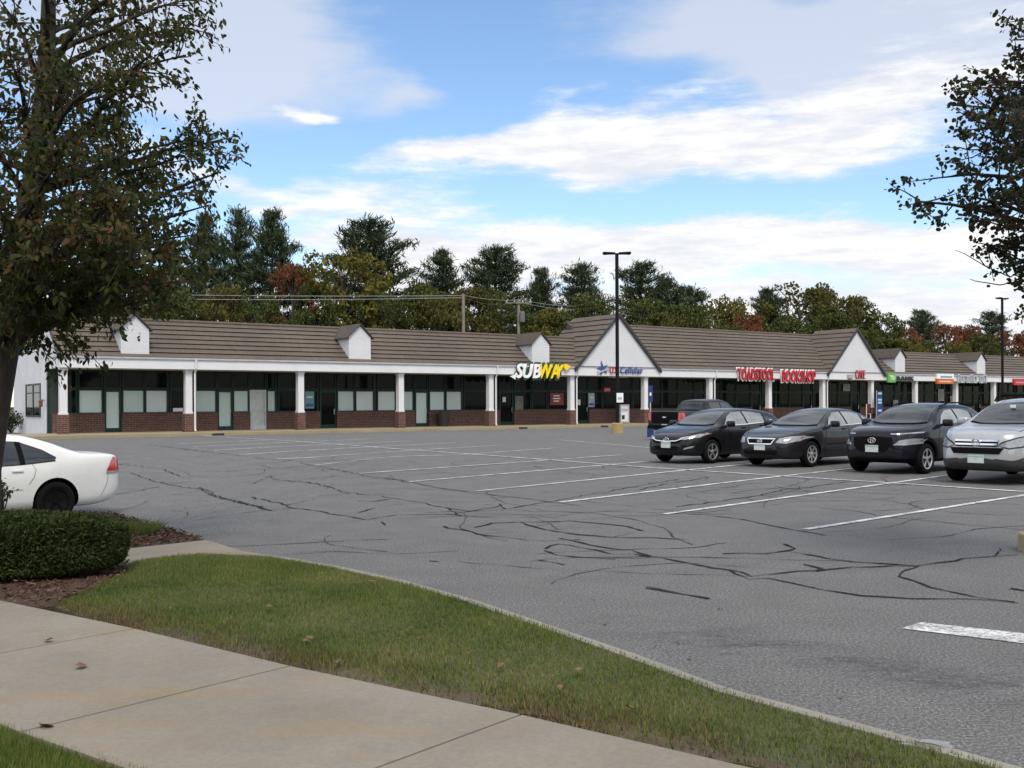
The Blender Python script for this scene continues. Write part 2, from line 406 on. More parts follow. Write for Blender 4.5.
tag(mb.build('ground', M['earth']), kind='structure')

# painted stall lines (near row, their far continuations, and the long spine line)
def line(pp, w, dz=.010, name='parking_line'):
    tag(strip([at(*p) for p in pp], w, dz).build(name, M['paint']), kind='structure')
stalls = [[(805,530),(1034,494)], [(665,514.5),(948,475.5)], [(560,502.6),(757,479.2),(862,467.5)], [(476,491.5),(678,471.2),(765,462.5)],
          [(409,482),(611,464.8),(690,458)], [(359,474),(534,461.4),(622,455)], [(314,465.5),(460,455),(556,448)], [(276,459.6),(400,451.4),(500,445.3)],
          [(240,455),(370,447.2),(455,442.8)], [(214,450.6),(330,444.6),(410,441)], [(192,447),(300,442),(372,438.9)], [(176,444),(275,439.8)]]
for s in stalls: line(s, .11)
line([(196,435.5),(290,441),(400,449.3),(512,457.4),(640,467.2),(760,475),(900,484),(1060,494.5)], .12, .014)
line([(560,440),(640,447),(700,452)], .10)
# stop bar by the lawn
tl, tr, br, bl_ = at(921,623), at(1060,638), at(1060,648.5), at(901,629)
d_ = (tr-tl); mb = MB(); mb.add([(p.x, p.y, .006) for p in (bl_, br, tr, tl)], [(0,1,2,3)])
tag(mb.build('stop_bar', M['paint']), kind='structure')

# sealed cracks, traced on the lot
def A(ox, oy, k, pts): return [(ox+k*x, oy+k*y) for x, y in pts]
cr = []
for p in ([(0,135),(20,150),(60,160),(110,172),(135,180)], [(-10,202),(60,190),(140,180),(180,178)], [(100,155),(150,165),(190,177),(240,183),(290,193),(330,200)],
          [(105,128),(140,112),(150,120),(180,122),(230,127),(280,142),(330,150),(390,157),(440,165),(500,178),(540,182),(610,178),(660,170),(720,160),(790,147),(860,135),(920,125),(960,118),(1020,115)],
          [(330,200),(390,190),(450,190),(520,187),(560,180),(600,172)], [(485,213),(520,220),(560,228),(620,238),(690,243),(760,240)],
          [(550,215),(590,207),(640,205),(655,210),(690,220),(760,230),(830,236),(900,236),(975,240)], [(640,205),(740,203),(800,207),(850,213),(885,222)],
          [(716,238),(760,245),(800,255),(860,262),(900,273),(950,283),(1020,295)], [(697,258),(720,248),(790,260),(820,268),(870,270),(900,275)], [(695,262),(720,272),(790,277),(830,279)],
          [(890,337),(950,345),(1020,357)], [(685,280),(730,290)], [(360,205),(371,211)], [(315,185),(350,177)], [(455,282),(478,284)],
          [(200,85),(250,95),(300,105),(330,112),(400,120),(470,135),(540,145),(600,152),(660,158),(700,165),(760,172)], [(390,157),(350,163),(315,162)], [(0,103),(40,104),(95,100)], [(500,178),(520,192),(490,188)], [(610,178),(600,168),(570,170)]):
    cr.append(A(200, 420, .5, p))
for p in ([(186,607),(230,612),(260,620),(300,632),(380,622),(480,615),(560,608),(610,605),(740,603),(800,595),(870,585),(940,578),(1010,574)],
          [(240,612),(250,622),(290,640),(340,636),(420,650),(500,668),(600,683),(720,690),(850,690),(1010,703)], [(740,605),(705,620),(700,632),(730,645),(780,662),(860,680),(920,690),(1000,700)],
          [(215,570),(330,572),(390,563),(412,557),(385,545)], [(390,565),(470,578),(560,592),(640,598),(740,604)], [(450,600),(490,610),(470,618)], [(15,660),(90,672),(185,692)],
          [(130,465),(200,470),(280,480),(340,495),(420,508),(495,522)], [(100,445),(200,432),(320,415),(380,400),(450,393),(500,385),(560,378)], [(980,664),(1030,671)], [(0,400),(60,385),(180,368)]):
    cr.append(A(640, 340, .375, p))
for p in ([(110,120),(150,125),(200,130),(290,140),(340,160)], [(200,150),(270,175),(340,190),(420,200),(440,213),(520,238),(600,258)], [(160,212),(230,200),(280,190)], [(250,70),(330,80),(420,92),(520,103)]):
    cr.append(A(60, 420, .3516, p))
mb = MB()
for p in cr:
    pts = [at(*q) for q in p]
    # a little wander between the traced points
    w = []
    for a, b in zip(pts, pts[1:]):
        n = max(1, int((b-a).length/.2))
        for k in range(n):
            q = a.lerp(b, k/n); w.append(q+Vector((random.uniform(-.04,.04), random.uniform(-.04,.04), 0)))
    w.append(pts[-1])
    for _ in range(int(len(w)/14)):                      # short side branches
        b0 = random.choice(w); an = random.uniform(0, 6.28); br = [b0]
        for q_ in range(random.randint(4, 11)):
            an += random.uniform(-.5, .5); br.append(br[-1]+Vector((math.cos(an), math.sin(an), 0))*.14)
        if min(b_.y for b_ in br) > 5: sb = strip(br, random.uniform(.010,.02), .0045+.0003*(len(mb.v) % 7), .12, .7); mb.add([(x_, y_, z_+i_*1e-6) for i_, (x_, y_, z_) in enumerate(sb.v)], sb.f)
    s = strip(w, random.uniform(.022,.038), .005+.0004*(len(mb.v) % 9), .12, .7); s.v = [(x_, y_, z_+i_*1e-6) for i_, (x_, y_, z_) in enumerate(s.v)]; mb.add(s.v, s.f)
tag(mb.build('crack_seal', M['asphalt_seal']), kind='structure')
mb = MB()
for k in range(140):                                      # fine hairline cracks, wandering across the lot
    x_, y_ = random.uniform(-9, 9), random.uniform(7.5, 32); an = random.choice((.3, .5, 2.2, 2.6))+random.uniform(-.4, .4); br = [V3((x_, y_, 0))]
    for q_ in range(random.randint(6, 26)):
        an += random.uniform(-.38, .38); br.append(br[-1]+Vector((math.cos(an), math.sin(an), 0))*.2)
    sb = strip(br, random.uniform(.008,.022), .0035+.0001*(k % 9), .15, .8); mb.add([(a_, b_, c_+i_*1e-6) for i_, (a_, b_, c_) in enumerate(sb.v)], sb.f)
tag(mb.build('hairline_cracks', M['hairline']), kind='structure')

# lawn strip, kerb, paths, mulch
ZL = .10
lawn_top = [(52,606),(72,596),(100,585),(126,566),(137,561),(176,556),(203,554),(242,554.5),(273,557),(336,568),(400,582),(470,602),(540,626),(630,657),(720,691),(825,719.5),(930,748.5),(1100,796)]
walk_edge = [(-160,570),(0,602),(100,622),(290,668),(400,691.5),(512,715),(740,768),(1000,829)]
walk_low = [(-160,690),(0,725),(60,745),(150,770),(260,806),(420,860)]
P = lambda q, z=ZL: at(q[0], q[1], z)
lawn_poly = [P(q) for q in lawn_top]+[P(q) for q in walk_edge[::-1] if q[0] > 60]
tag(poly_sheet(lawn_poly, ZL, .25).build('lawn', M['turf']), kind='structure')
kerb_line = [P(q) for q in lawn_top[7:]]
mb = MB()
for a, b in zip(kerb_line, kerb_line[1:]):
    d = (b-a).normalized(); nrm = Vector((-d.y, d.x, 0)); 
    if nrm.y < 0: nrm = -nrm
    mb.prism([a-nrm*.03+V3((0,0,.008)), b-nrm*.03+V3((0,0,.008)), b+nrm*.055+V3((0,0,.008)), a+nrm*.055+V3((0,0,.008))], (0,0,-.26))
tag(mb.build('kerb', M['kerb']), kind='structure')
walk_poly = [P(q) for q in walk_edge]+[P(q) for q in walk_low[::-1]]
# footpath slabs, cut by joints
def slab(pts, name='footpath'): tag(poly_sheet(pts, ZL+.012, .2).build(name, M['concrete']), kind='structure')
up = [P(q) for q in walk_edge]; lo = [P(q) for q in walk_low]
def on(polyline, target):      # nearest point of polyline on the joint line through target=(p, dir)
    p, d = target; n = Vector((-d.y, d.x, 0)); best = None
    for a, b in zip(polyline, polyline[1:]):
        da, db = (a-p).dot(n), (b-p).dot(n)
        if da*db <= 0 and da != db: best = a.lerp(b, da/(da-db))
    return best
j1 = (P((290,668)), (P((55,726))-P((290,668))).normalized()); j2 = (P((523,716)), (P((392,768))-P((523,716))).normalized())
D = (up[4]-up[1]).normalized(); step = (j2[0]-j1[0]).length
cuts = [j1[0]+D*step*k for k in range(-4, 5)]; dirj = j1[1]; g = .007
prev = None
for c in cuts:
    a = on(up+[up[-1]+D*9], (c, dirj)) or c; b = a+dirj*1.53
    if prev is not None:
        slab([prev[0]+D*g, a-D*g, b-D*g, prev[1]+D*g])
    prev = (a, b)
a = P((-160,570)); mb = MB()
mb.prism([V3((-40, 30, ZL-.03)), V3((-40, -10, ZL-.03)), V3((20, -10, ZL-.03)), V3((8, .2, ZL-.03)), P((740,768),ZL-.03), P((290,668),ZL-.03), P((0,602),ZL-.03), P((-160,570),ZL-.03), V3((-12, 12.6, ZL-.03))], (0,0,-.25))
tag(mb.build('verge', M['turf']), kind='structure')
# mulch beds under the hedge and at the corner, and the short walk between them
bed1 = [P(q) for q in [(-260,560),(-160,569),(0,601),(40,608.5),(60,606),(100,588),(128,573),(128,562),(60,556),(-260,520)]]
tag(poly_sheet(bed1, ZL+.006, .1).build('mulch_bed', M['mulch']), kind='structure')
bed2 = [P(q) for q in [(-300,519),(0,512),(112,514.5),(160,527),(205,540.5),(125,549.5),(60,553),(-260,523)]]
tag(poly_sheet(bed2, ZL+.008, .3).build('mulch_bed', M['mulch']), kind='structure')
w2 = [P(q) for q in [(-260,524),(60,554),(125,550),(206,541),(242,552),(275,557),(203,554.5),(176,556.5),(137,561.5),(126,566),(60,572),(-260,560)]]
tag(poly_sheet(w2, ZL+.012, .3).build('footpath', M['concrete']), kind='structure')

# worn soil along the path edge
we = [P(q) for q in walk_edge if q[0] >= 60]; dw = (we[-1]-we[0]).normalized(); nw = Vector((-dw.y, dw.x, 0)); nw = nw if nw.y > 0 else -nw
sw = strip([p+nw*.07 for p in we], .17, ZL+.004, .16, .75); tag(sw.build('worn_edge', soil('worn_soil', (.05,.036,.022), (.115,.082,.05), 14)), kind='structure')
# blades of grass
def in_poly(X, Y, poly):
    c = np.zeros(len(X), bool); n = len(poly)
    for i in range(n):
        a, b = poly[i], poly[(i+1) % n]
        k = ((a.y > Y) != (b.y > Y)) & (X < (b.x-a.x)*(Y-a.y)/((b.y-a.y) or 1e-9)+a.x); c ^= k
    return c
def blades(poly, n, hgt, wid, z, bald=None):
    x0, x1 = min(p.x for p in poly), max(p.x for p in poly); y0, y1 = min(p.y for p in poly), max(p.y for p in poly)
    X, Y = rng.uniform(x0, x1, n), rng.uniform(y0, y1, n); k = in_poly(X, Y, poly)
    # only what the frame can see, with a margin
    k &= (np.abs(X) < Y*.56+.4)
    X, Y = X[k], Y[k]
    if bald is not None:
        kk = rng.random(len(X)) > bald(X, Y); X, Y = X[kk], Y[kk]
    n = len(X); th = rng.uniform(0, 6.28, n); h = hgt*rng.uniform(.5, 1.25, n)*(1+.3*np.sin(X*2.3+1)*np.sin(Y*2.9)); ln = rng.uniform(0, .7, n)*h; t2 = rng.uniform(0, 6.28, n)
    w = wid*rng.uniform(.6, 1.3, n)
    V = np.zeros((n, 3, 3)); dx, dy = np.cos(th)*w/2, np.sin(th)*w/2
    V[:,0] = np.stack([X-dx, Y-dy, np.full(n, z)], 1); V[:,1] = np.stack([X+dx, Y+dy, np.full(n, z)], 1)
    V[:,2] = np.stack([X+np.cos(t2)*ln, Y+np.sin(t2)*ln, z+h], 1); return V
def edge_d(X, Y, pts):
    d = np.full(len(X), 9.)
    for a, b in zip(pts, pts[1:]):
        ax, ay, bx, by = a.x, a.y, b.x-a.x, b.y-a.y; t = np.clip(((X-ax)*bx+(Y-ay)*by)/(bx*bx+by*by+1e-9), 0, 1)
        d = np.minimum(d, np.hypot(X-ax-t*bx, Y-ay-t*by))
    return d
bare = lambda X, Y: np.clip(1.2-edge_d(X, Y, up)*3.0, 0, .97)*(.68+.32*np.sin(X*3.1)*np.sin(X*7.7+1))+.12
tag(link('grass', npmesh('grass', blades(lawn_poly, 270000, .030, .006, ZL, bare), 3, M['grass'])), kind='stuff')
dry = lambda X, Y: 1-np.clip(1-edge_d(X, Y, up)*1.9, .05, 1)*np.clip(.5+1.2*np.sin(X*2.1+.5)*np.sin(Y*2.7)+.4*np.sin(X*9), .04, 1)
tag(link('dry_grass', npmesh('dry_grass', blades(lawn_poly, 260000, .032, .007, ZL, dry), 3, M['grass_dry'])), kind='stuff')
verge_poly = [P(q) for q in walk_low[:1]+walk_low[1:]]+[V3((1.5, 2.6, 0)), V3((-6, 2.6, 0)), V3((-6, 6.2, 0))]
verge_poly = [P(q) for q in [(-160,692),(0,727),(60,748),(150,773),(260,809)]]+[V3((-.5, 3.0, 0)), V3((-5, 3.0, 0))]
tag(link('verge_grass', npmesh('verge_grass', blades(verge_poly, 230000, .05, .006, ZL-.03), 3, M['grass'])), kind='stuff')
# bark chips
def chips(poly, n, z):
    x0, x1 = min(p.x for p in poly), max(p.x for p in poly); y0, y1 = min(p.y for p in poly), max(p.y for p in poly)
    X, Y = rng.uniform(x0, x1, n), rng.uniform(y0, y1, n); k = in_poly(X, Y, poly); X, Y = X[k], Y[k]; n = len(X)
    a = rng.normal(size=(n,3)); a[:,2] *= .35; a /= np.linalg.norm(a, axis=1)[:,None]; b = np.cross(a, rng.normal(size=(n,3))); b /= np.linalg.norm(b, axis=1)[:,None]
    c = np.stack([X, Y, z+rng.uniform(.0,.035,n)], 1); l = rng.uniform(.008,.026,n)[:,None]; w = rng.uniform(.003,.008,n)[:,None]
    return np.stack([c-a*l-b*w, c+a*l-b*w, c+a*l+b*w, c-a*l+b*w], 1)
V = np.concatenate([chips(bed1, 26000, ZL+.01), chips(bed2, 34000, ZL+.012)])
tag(link('bark_chips', npmesh('bark_chips', V, 4, M['chip'])), kind='stuff')

# kerb island tip on the right
tip = at(1042,557); mb = MB(); dr = (at(1124,548)-at(1042,550)); dr.z = 0; dr.normalize(); pr = Vector((-dr.y, dr.x, 0))
prof = []
for k in range(9):
    t = math.pi*(.5+k/8); prof.append(tip+dr*.32+dr*math.cos(t)*.32+pr*(.32+math.sin(t)*.32))
prof = [tip+dr*3]+prof[::-1]+[tip+dr*3+pr*.64] if False else [tip+dr*4+pr*.64]+prof+[tip+dr*4]
mb.prism([(p.x, p.y, -.02) for p in prof], (0,0,.22))
tag(mb.build('kerb', M['kerb_tan'], bevel=.03), kind='structure')
# broken kerb chunk
mb = MB(); c = at(934,746,ZL)
for k, (px, py, s, h) in enumerate([(922,743,.085,.03),(938,747,.075,.022),(951,752,.06,.02)]):
    q = at(px, py, ZL); n = 7
    if k: continue
    q = at(931,746,ZL); s = .11; h = .008; n = 13
    ring = [q+Vector((math.cos(6.28*i/n)*s*random.uniform(.6,1.35), math.sin(6.28*i/n)*s*random.uniform(.45,.7), -.05)) for i in range(n)]
    mb.prism(ring, (0,0,.05+h)); ring = [q+Vector((.014*k_-.05, .035-.010*k_+random.uniform(-.01,.01), h+.004)) for k_ in range(7)]; mb.tube(ring, .006, 4)
o = mb.build('broken_kerb_patch', concrete('pale_patch', (.24,.245,.25), (.16,.16,.16), 5)); tag(o, 'pale broken concrete patch at the kerb beside the grass corner', 'kerb patch', kind='structure')

# ================================================================== BUILDING
BR = R(35)
def at_b(name): return empty(name, (BX0, BY0, 0), BR)
UE = 112.0
o = MB().box((-7, -2.55, -.1), (UE+6, 2.42, .15)).build('walkway', M['kerb_tan']); o.location = (BX0, BY0, 0); o.rotation_euler = (0,0,BR); tag(o, kind='structure')
mb = MB()
k = -7.0
while k < UE+6:
    mb.box((k, -2.72, -.12), (k+2.99, -2.555, .145)); k += 3.0
o = mb.build('kerb', M['kerb_tan']); o.location = (BX0, BY0, 0); o.rotation_euler = (0,0,BR); tag(o, kind='structure')

B = at_b('shopping_plaza'); tag(B, 'long white single storey shopping plaza with brown roof and gabled storefronts', 'building')
part = lambda mb, name, mat, parent=None, **k: mb.build(name, mat, parent or B, **k)
COLS = [.23, 6.63, 13.17, 19.79, 26.49, 33.26, 40.11, 46.81, 53.54, 60.25, 66.85, 73.36, 79.83, 86.39, 92.6, 99.2, 105.8]
W0, WP = .15, 1.15
for u in COLS:
    c = part(MB().box((u-.18,-.18,WP), (u+.18,.18,3.57)).box((u-.21,-.21,3.42),(u+.21,.21,3.568)).box((u-.21,-.21,WP+.002),(u+.21,.21,WP+.1)), 'column', M['white'])
    part(MB().box((u-.25,-.25,W0), (u+.25,.25,WP)), 'brick_pier', M['brick'], c)
for u in (COLS[1]+.3, COLS[4]+.3, COLS[5]+.3, COLS[7]+.3, COLS[9]+.3):
    d = part(MB().tube([(u,-.5,4.1),(u,-.47,3.6),(u,-.27,3.35),(u,-.27,.28),(u,-.36,.2)], .055, 6), 'downspout', M['white'])
    part(MB().box((u+.1,-2.74,.0),(u+.75,-2.70,.12)), 'drain_outlet', M['rimdark'])
# storefront back wall, end wall
part(MB().box((.0,2.5,W0), (UE,2.7,3.6)), 'storefront_wall', M['darkwall'])
part(MB().box((0,2.72,0), (.2,12.6,4.6)).box((.2,12.4,0),(UE,12.6,4.6)).box((UE,2.72,0),(UE+.2,12.6,4.6)), 'side_wall', M['stucco'])
part(MB().box((.2,5.0,4.35), (UE,12.4,4.45)), 'flat_roof', M['trim_dark'])
part(MB().box((-.03,2.46,W0),(.05,2.72,3.57)), 'corner_trim', M['green'])
part(MB().box((.02,-.3,3.57),(UE,2.5,3.63)), 'soffit', M['soffit'])
fa = MB()
fa.box((-.0,-.42,3.56),(UE,-.3,4.12)); fa.box((-.0,-.3,3.56),(.12,2.72,4.12)); part(MB().box((-.04,-.5,4.07),(33.3,-.425,4.17)).box((41.2,-.5,4.07),(60.3,-.425,4.17)).box((68.2,-.5,4.07),(UE,-.425,4.17)), 'gutter', M['gutter'])
part(fa, 'fascia', M['white'])
# window in the side wall, with a lantern
u0, w_ = bld(24, 415, 0)
wv0, wv1 = 4.4, 8.6
wd = part(MB().box((-.05,wv0,1.0),(.0,wv1,1.1)).box((-.05,wv0,2.75),(.0,wv1,2.85)).box((-.05,wv0,1.1),(0,wv0+.1,2.75)).box((-.05,wv1-.1,1.1),(0,wv1,2.75)).box((-.05,6.4,1.1),(0,6.5,2.75)).box((-.05,wv0+.1,2.3),(0,6.4,2.36)).box((-.05,6.5,2.3),(0,wv1-.1,2.36)), 'window', M['green'])
part(MB().box((-.02,wv0+.1,1.1),(-.005,wv1-.1,2.75)), 'pane', M['glass'], wd)
wl = part(MB().lathe([(.05,0),(.1,.05),(.1,.3),(.13,.32),(.02,.45)], 6, origin=(-.2,3.35,1.55)).box((-.2,3.32,1.9),(0,3.38,1.94)), 'wall_lamp', plain('lantern_brown', (.12,.06,.04), .5))

# roofs, laid in overlapping courses
def courses(mb, p0, along, up_, n, lip=.065):
    p0, along, up_ = V3(p0), V3(along), V3(up_); nrm = along.cross(up_).normalized()
    if nrm.z < 0: nrm = -nrm
    for k in range(n):
        a = p0+up_*(k/n); b = p0+up_*((k+1.02)/n)
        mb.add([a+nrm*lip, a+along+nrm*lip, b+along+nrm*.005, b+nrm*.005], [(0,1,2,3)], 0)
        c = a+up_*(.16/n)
        mb.add([a+nrm*lip, a+along+nrm*lip, c+along-nrm*.0, c-nrm*.0], [(0,1,2,3)], 1)  # riser under the lip, its shade put into the colour
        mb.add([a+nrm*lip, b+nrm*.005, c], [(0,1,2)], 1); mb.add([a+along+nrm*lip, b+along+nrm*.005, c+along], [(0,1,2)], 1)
SL = .73; EV, EW = -.46, 4.14
wr = lambda v: EW+SL*(v-EV)
def main_roof(u0, u1, vr, n):
    mb = MB(); courses(mb, (u0,EV,EW), (u1-u0,0,0), (0,vr-EV,wr(vr)-EW), n)
    mb.add([(u0,vr,wr(vr)),(u1,vr,wr(vr)),(u1,vr+2.6,4.4),(u0,vr+2.6,4.4)], [(0,1,2,3)], 0)
    mb.tube([(u0,vr,wr(vr)+.03),(u1,vr,wr(vr)+.03)], .1, 8, 0)
    return part(mb, 'roof', [M['roof'], M['roof_shade_line']])
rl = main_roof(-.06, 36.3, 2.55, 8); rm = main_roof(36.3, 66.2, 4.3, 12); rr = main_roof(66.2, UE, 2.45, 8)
# roof end at the left: white triangle with a thin rake
part(MB().prism([(-.02,EV+.1,4.12),(-.02,2.55,wr(2.55)-.06),(-.02,5.1,4.3),(-.02,2.72,4.12)], (.1,0,0)), 'gable_end', M['siding'])
part(MB().prism([(-.12,EV,EW+.02),(-.12,2.55,wr(2.55)+.02),(-.12,2.55,wr(2.55)-.12),(-.12,EV,EW-.12)], (.08,0,0)), 'rake_board', M['trim_dark'])
for ue, vr in ((36.3,4.2),(66.2,4.2)):
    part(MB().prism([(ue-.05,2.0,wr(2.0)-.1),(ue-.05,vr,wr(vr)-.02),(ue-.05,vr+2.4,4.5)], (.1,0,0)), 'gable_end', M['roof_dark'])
# two big front gables
def gable(c, half, apex, vb):
    base = 4.10; vf = -.44
    g_ = part(MB().prism([(c-half,vf,base),(c+half,vf,base),(c,vf,apex)], (0,.12,0)), 'front_gable', M['siding'])
    mb = MB(); oh = .16
    for s in (-1, 1):
        courses(mb, (c+s*(half+.12),vf-oh,base-.02), (0,vb-vf+oh,0), (-s*(half+.12),0,apex+.1-base), 10)
    mb.add([(c-half,vb,base),(c+half,vb,base),(c,vb,apex+.1)], [(0,1,2)], 0)
    part(mb, 'gable_roof', [M['roof'], M['roof_shade_line']], g_)
    for s in (-1, 1):
        a, b = V3((c+s*(half+.16),vf-oh-.03,base-.02)), V3((c,vf-oh-.03,apex+.14))
        d = V3((0,0,-.26)); part(MB().prism([a,b,b+d,a+d], (0,.16,0)), 'rake_board', M['trim_dark'], g_)
gable(37.24, 3.86, 7.93, 4.7); gable(64.25, 3.82, 7.93, 3.9)
part(MB().box((37.17,-.47,4.2),(37.31,-.44,7.6)), 'joint_cover', M['white'])
# dormers
def dormer(u0, u1):
    c = (u0+u1)/2; ez, az = 5.66, 6.36; vf = -.22; vb = (ez-EW)/SL+EV; vt = (az-EW)/SL+EV
    d = part(MB().add([(u0,vf,EW-.0),(u1,vf,EW),(u1,vf,ez),(c,vf,az),(u0,vf,ez),(u0,vb+.1,ez),(u1,vb+.1,ez)], [(0,1,2,3,4),(0,4,5),(1,6,2)]), 'dormer', M['siding'])
    mb = MB(); h = (u1-u0)/2+.16; k = (az-ez)/((u1-u0)/2)
    for s in (-1, 1):
        p = [(c,vf-.14,az+.05),(c+s*h,vf-.14,az+.05-k*h),(c+s*h,vb+.05,az+.05-k*h),(c,vt+.1,az+.05)]
        mb.prism([V3(q) for q in p], (0,0,.07))
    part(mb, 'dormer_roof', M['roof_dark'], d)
for a, b in ((3.05,4.5),(16.22,17.67),(29.78,31.23),(70.08,71.53),(83.12,84.57),(96.6,98.05)): dormer(a, b)

# shopfronts, left bays surveyed one opening at a time
VW = 2.44
ux = lambda x: bld(x, 400, VW)[0]
def window(u0, u1, w0, w1, mat, fr=.07, parent=None):
    f = MB().box((u0,VW-.03,w0),(u0+fr,2.5,w1)).box((u1-fr,VW-.03,w0),(u1,2.5,w1)).box((u0+fr,VW-.03,w0),(u1-fr,2.5,w0+fr)).box((u0+fr,VW-.03,w1-fr),(u1-fr,2.5,w1))
    o = part(f, 'window', M['green'])
    part(MB().box((u0+fr,VW+.03,w0+fr),(u1-fr,VW+.045,w1-fr)), 'pane', mat, o); return o
def door(u0, u1, mat, frame=None, rail=False):
    fr = .11
    f = MB().box((u0,VW-.05,W0+.002),(u0+fr,2.5,2.5)).box((u1-fr,VW-.05,W0+.002),(u1,2.5,2.5)).box((u0+fr,VW-.05,2.36),(u1-fr,2.5,2.5)).box((u0+fr,VW-.05,W0+.002),(u1-fr,2.5,.38))
    if rail: f.box((u0+fr,VW-.05,1.28),(u1-fr,2.5,1.36))
    o = part(f, 'door', frame or M['green'])
    if rail:
        part(MB().box((u0+fr,VW+.02,.38),(u1-fr,VW+.035,1.28)), 'pane', mat, o); part(MB().box((u0+fr,VW+.02,1.36),(u1-fr,VW+.035,2.36)), 'pane', mat, o)
    else: part(MB().box((u0+fr,VW+.02,.38),(u1-fr,VW+.035,2.36)), 'pane', mat, o)
    part(MB().tube([(u1-fr-.06,VW-.1,1.0),(u1-fr-.06,VW-.1,1.35)], .02, 6), 'door_handle', M['chrome'], o)
G_, PA = M['glass'], M['papered']
opens = [('w',70,77,G_),('w',78,103,PA),('d',104,121,PA),('w',122,144.6,PA),('w',145,168,PA),('w',170,186,G_),
         ('w',195,216.6,PA),('d',217,232.5,PA),('w',233,249,PA),('e',249.6,266,M['whitedoor']),('w',266.6,276,PA),('w',278,296,G_),
         ('w',302,318,G_),('d',319.5,336,G_),('w',337,354.6,PA),('w',355.2,374,PA),('w',377,396,PA),
         ('w',396.6,413.6,PA),('d',414.4,428,PA),('w',429,445,PA),('w',445.6,462,PA),('w',464,487,G_),
         ('d',499,513,G_),('w',514,531,G_),('w',532,547,G_),('w',548,569,G_),
         ('d',575.5,588,G_),('w',588.6,602,G_),('w',602.6,618,G_),('w',618.6,632,G_),('w',632.6,641,G_)]
knee = 0.18; doors = []
for k_, x0, x1, m_ in opens:
    u0, u1 = ux(x0), ux(x1)
    if m_ is PA: m_ = random.choice((PA, PA, M['papered_b'], M['papered_c']))
    if k_ == 'w':
        window(u0, u1, 1.17, 2.5, m_); window(u0, u1, 2.53, 3.52, G_)
    else:
        door(u0, u1, m_, M['green'] if k_ == 'd' else M['whitedoor'], k_ == 'e'); doors.append((u0, u1)); window(u0, u1, 2.53, 3.52, G_)
u = ux(645)
bay = 6
while u < UE-6:
    wds = 1.75
    for q in range(3):
        window(u+q*wds, u+(q+1)*wds-.05, 1.17 if u < 66 else .75, 2.5, G_); window(u+q*wds, u+(q+1)*wds-.05, 2.53, 3.52, G_)
    door(u+3*wds, u+3*wds+1.15, G_); window(u+3*wds, u+3*wds+1.15, 2.53, 3.52, G_); doors.append((u+3*wds, u+3*wds+1.15)); u += 3*wds+1.3
for a, b in sorted(doors):
    if a-knee > .05: part(MB().box((knee,2.30,W0+.002),(a-.005,2.5,1.15)).box((knee,2.27,1.15),(a-.005,2.41,1.2)), 'brick_wall', M['brick'])
    knee = b+.005
# ceiling lights of the porch and hanging fittings read as small pale strips
for x in (606, 545): 
    u = ux(x); part(MB().box((u-.8,.9,3.5),(u+.8,1.2,3.566)), 'porch_light', M['white'])

# ================================================================== SIGNS ON THE BUILDING
VS = -.5
def sign_root(name, label, cat='shop sign', group=None):
    o = at_b(name); tag(o, label, cat, group); return o
def uspan(x0, x1, y0, y1, v=VS):
    a = bld(x0, (y0+y1)/2, v); b = bld(x1, (y0+y1)/2, v); t = bld((x0+x1)/2, y0, v)[1]; bo = bld((x0+x1)/2, y1, v)[1]
    return a[0], b[0], bo, t
u0, u1, w0, w1 = uspan(513.5, 564, 365.2, 378.6)
s = sign_root('shop_sign', 'slanted white and yellow sandwich shop sign on the fascia')
um = u0+(u1-u0)*.50
word('SUB', um-u0-.02, w1-w0, s, M['sign_white'], (u0+.08,VS-.1,w0+.06), shear=.28, offset=.04, gap=-.12, extrude=.06)
word('WAY', u1-um-.02, w1-w0, s, M['sign_yellow'], (um-.04,VS-.1,w0+.06), shear=.28, offset=.04, gap=-.32, extrude=.06)
word('SUB', um-u0+.1, w1-w0+.16, s, M['sign_green'], (u0+.06,VS+.02,w0-.02), name='letter_backing', shear=.28, offset=.09, gap=-.12, extrude=.04)
word('WAY', u1-um+.08, w1-w0+.16, s, M['sign_green'], (um-.08,VS+.02,w0-.02), name='letter_backing', shear=.28, offset=.09, gap=-.2, extrude=.04)
hh = w1-w0
part(MB().prism([(u1-.10,VS-.15,w1-.16),(u1+.10,VS-.15,w1-.32),(u1+.50,VS-.15,w1-.04),(u1+.1,VS-.15,w1+.12),(u1-.04,VS-.15,w1+.02)], (0,.12,0)), 'arrow', M['sign_yellow'], s)
part(MB().prism([(u0+.2,VS-.16,w0+.28),(u0-.35,VS-.16,w0+.12),(u0+.05,VS-.16,w0-.08),(u0+.05,VS-.16,w0+.08),(u0+.2,VS-.16,w0+.1)], (0,.12,0)), 'arrow', M['sign_white'], s)
part(MB().box((u0+.3,VS+.03,w0+.2),(u1-.2,VS+.075,w1-.2)), 'mounting_rail', M['sign_green'], s)
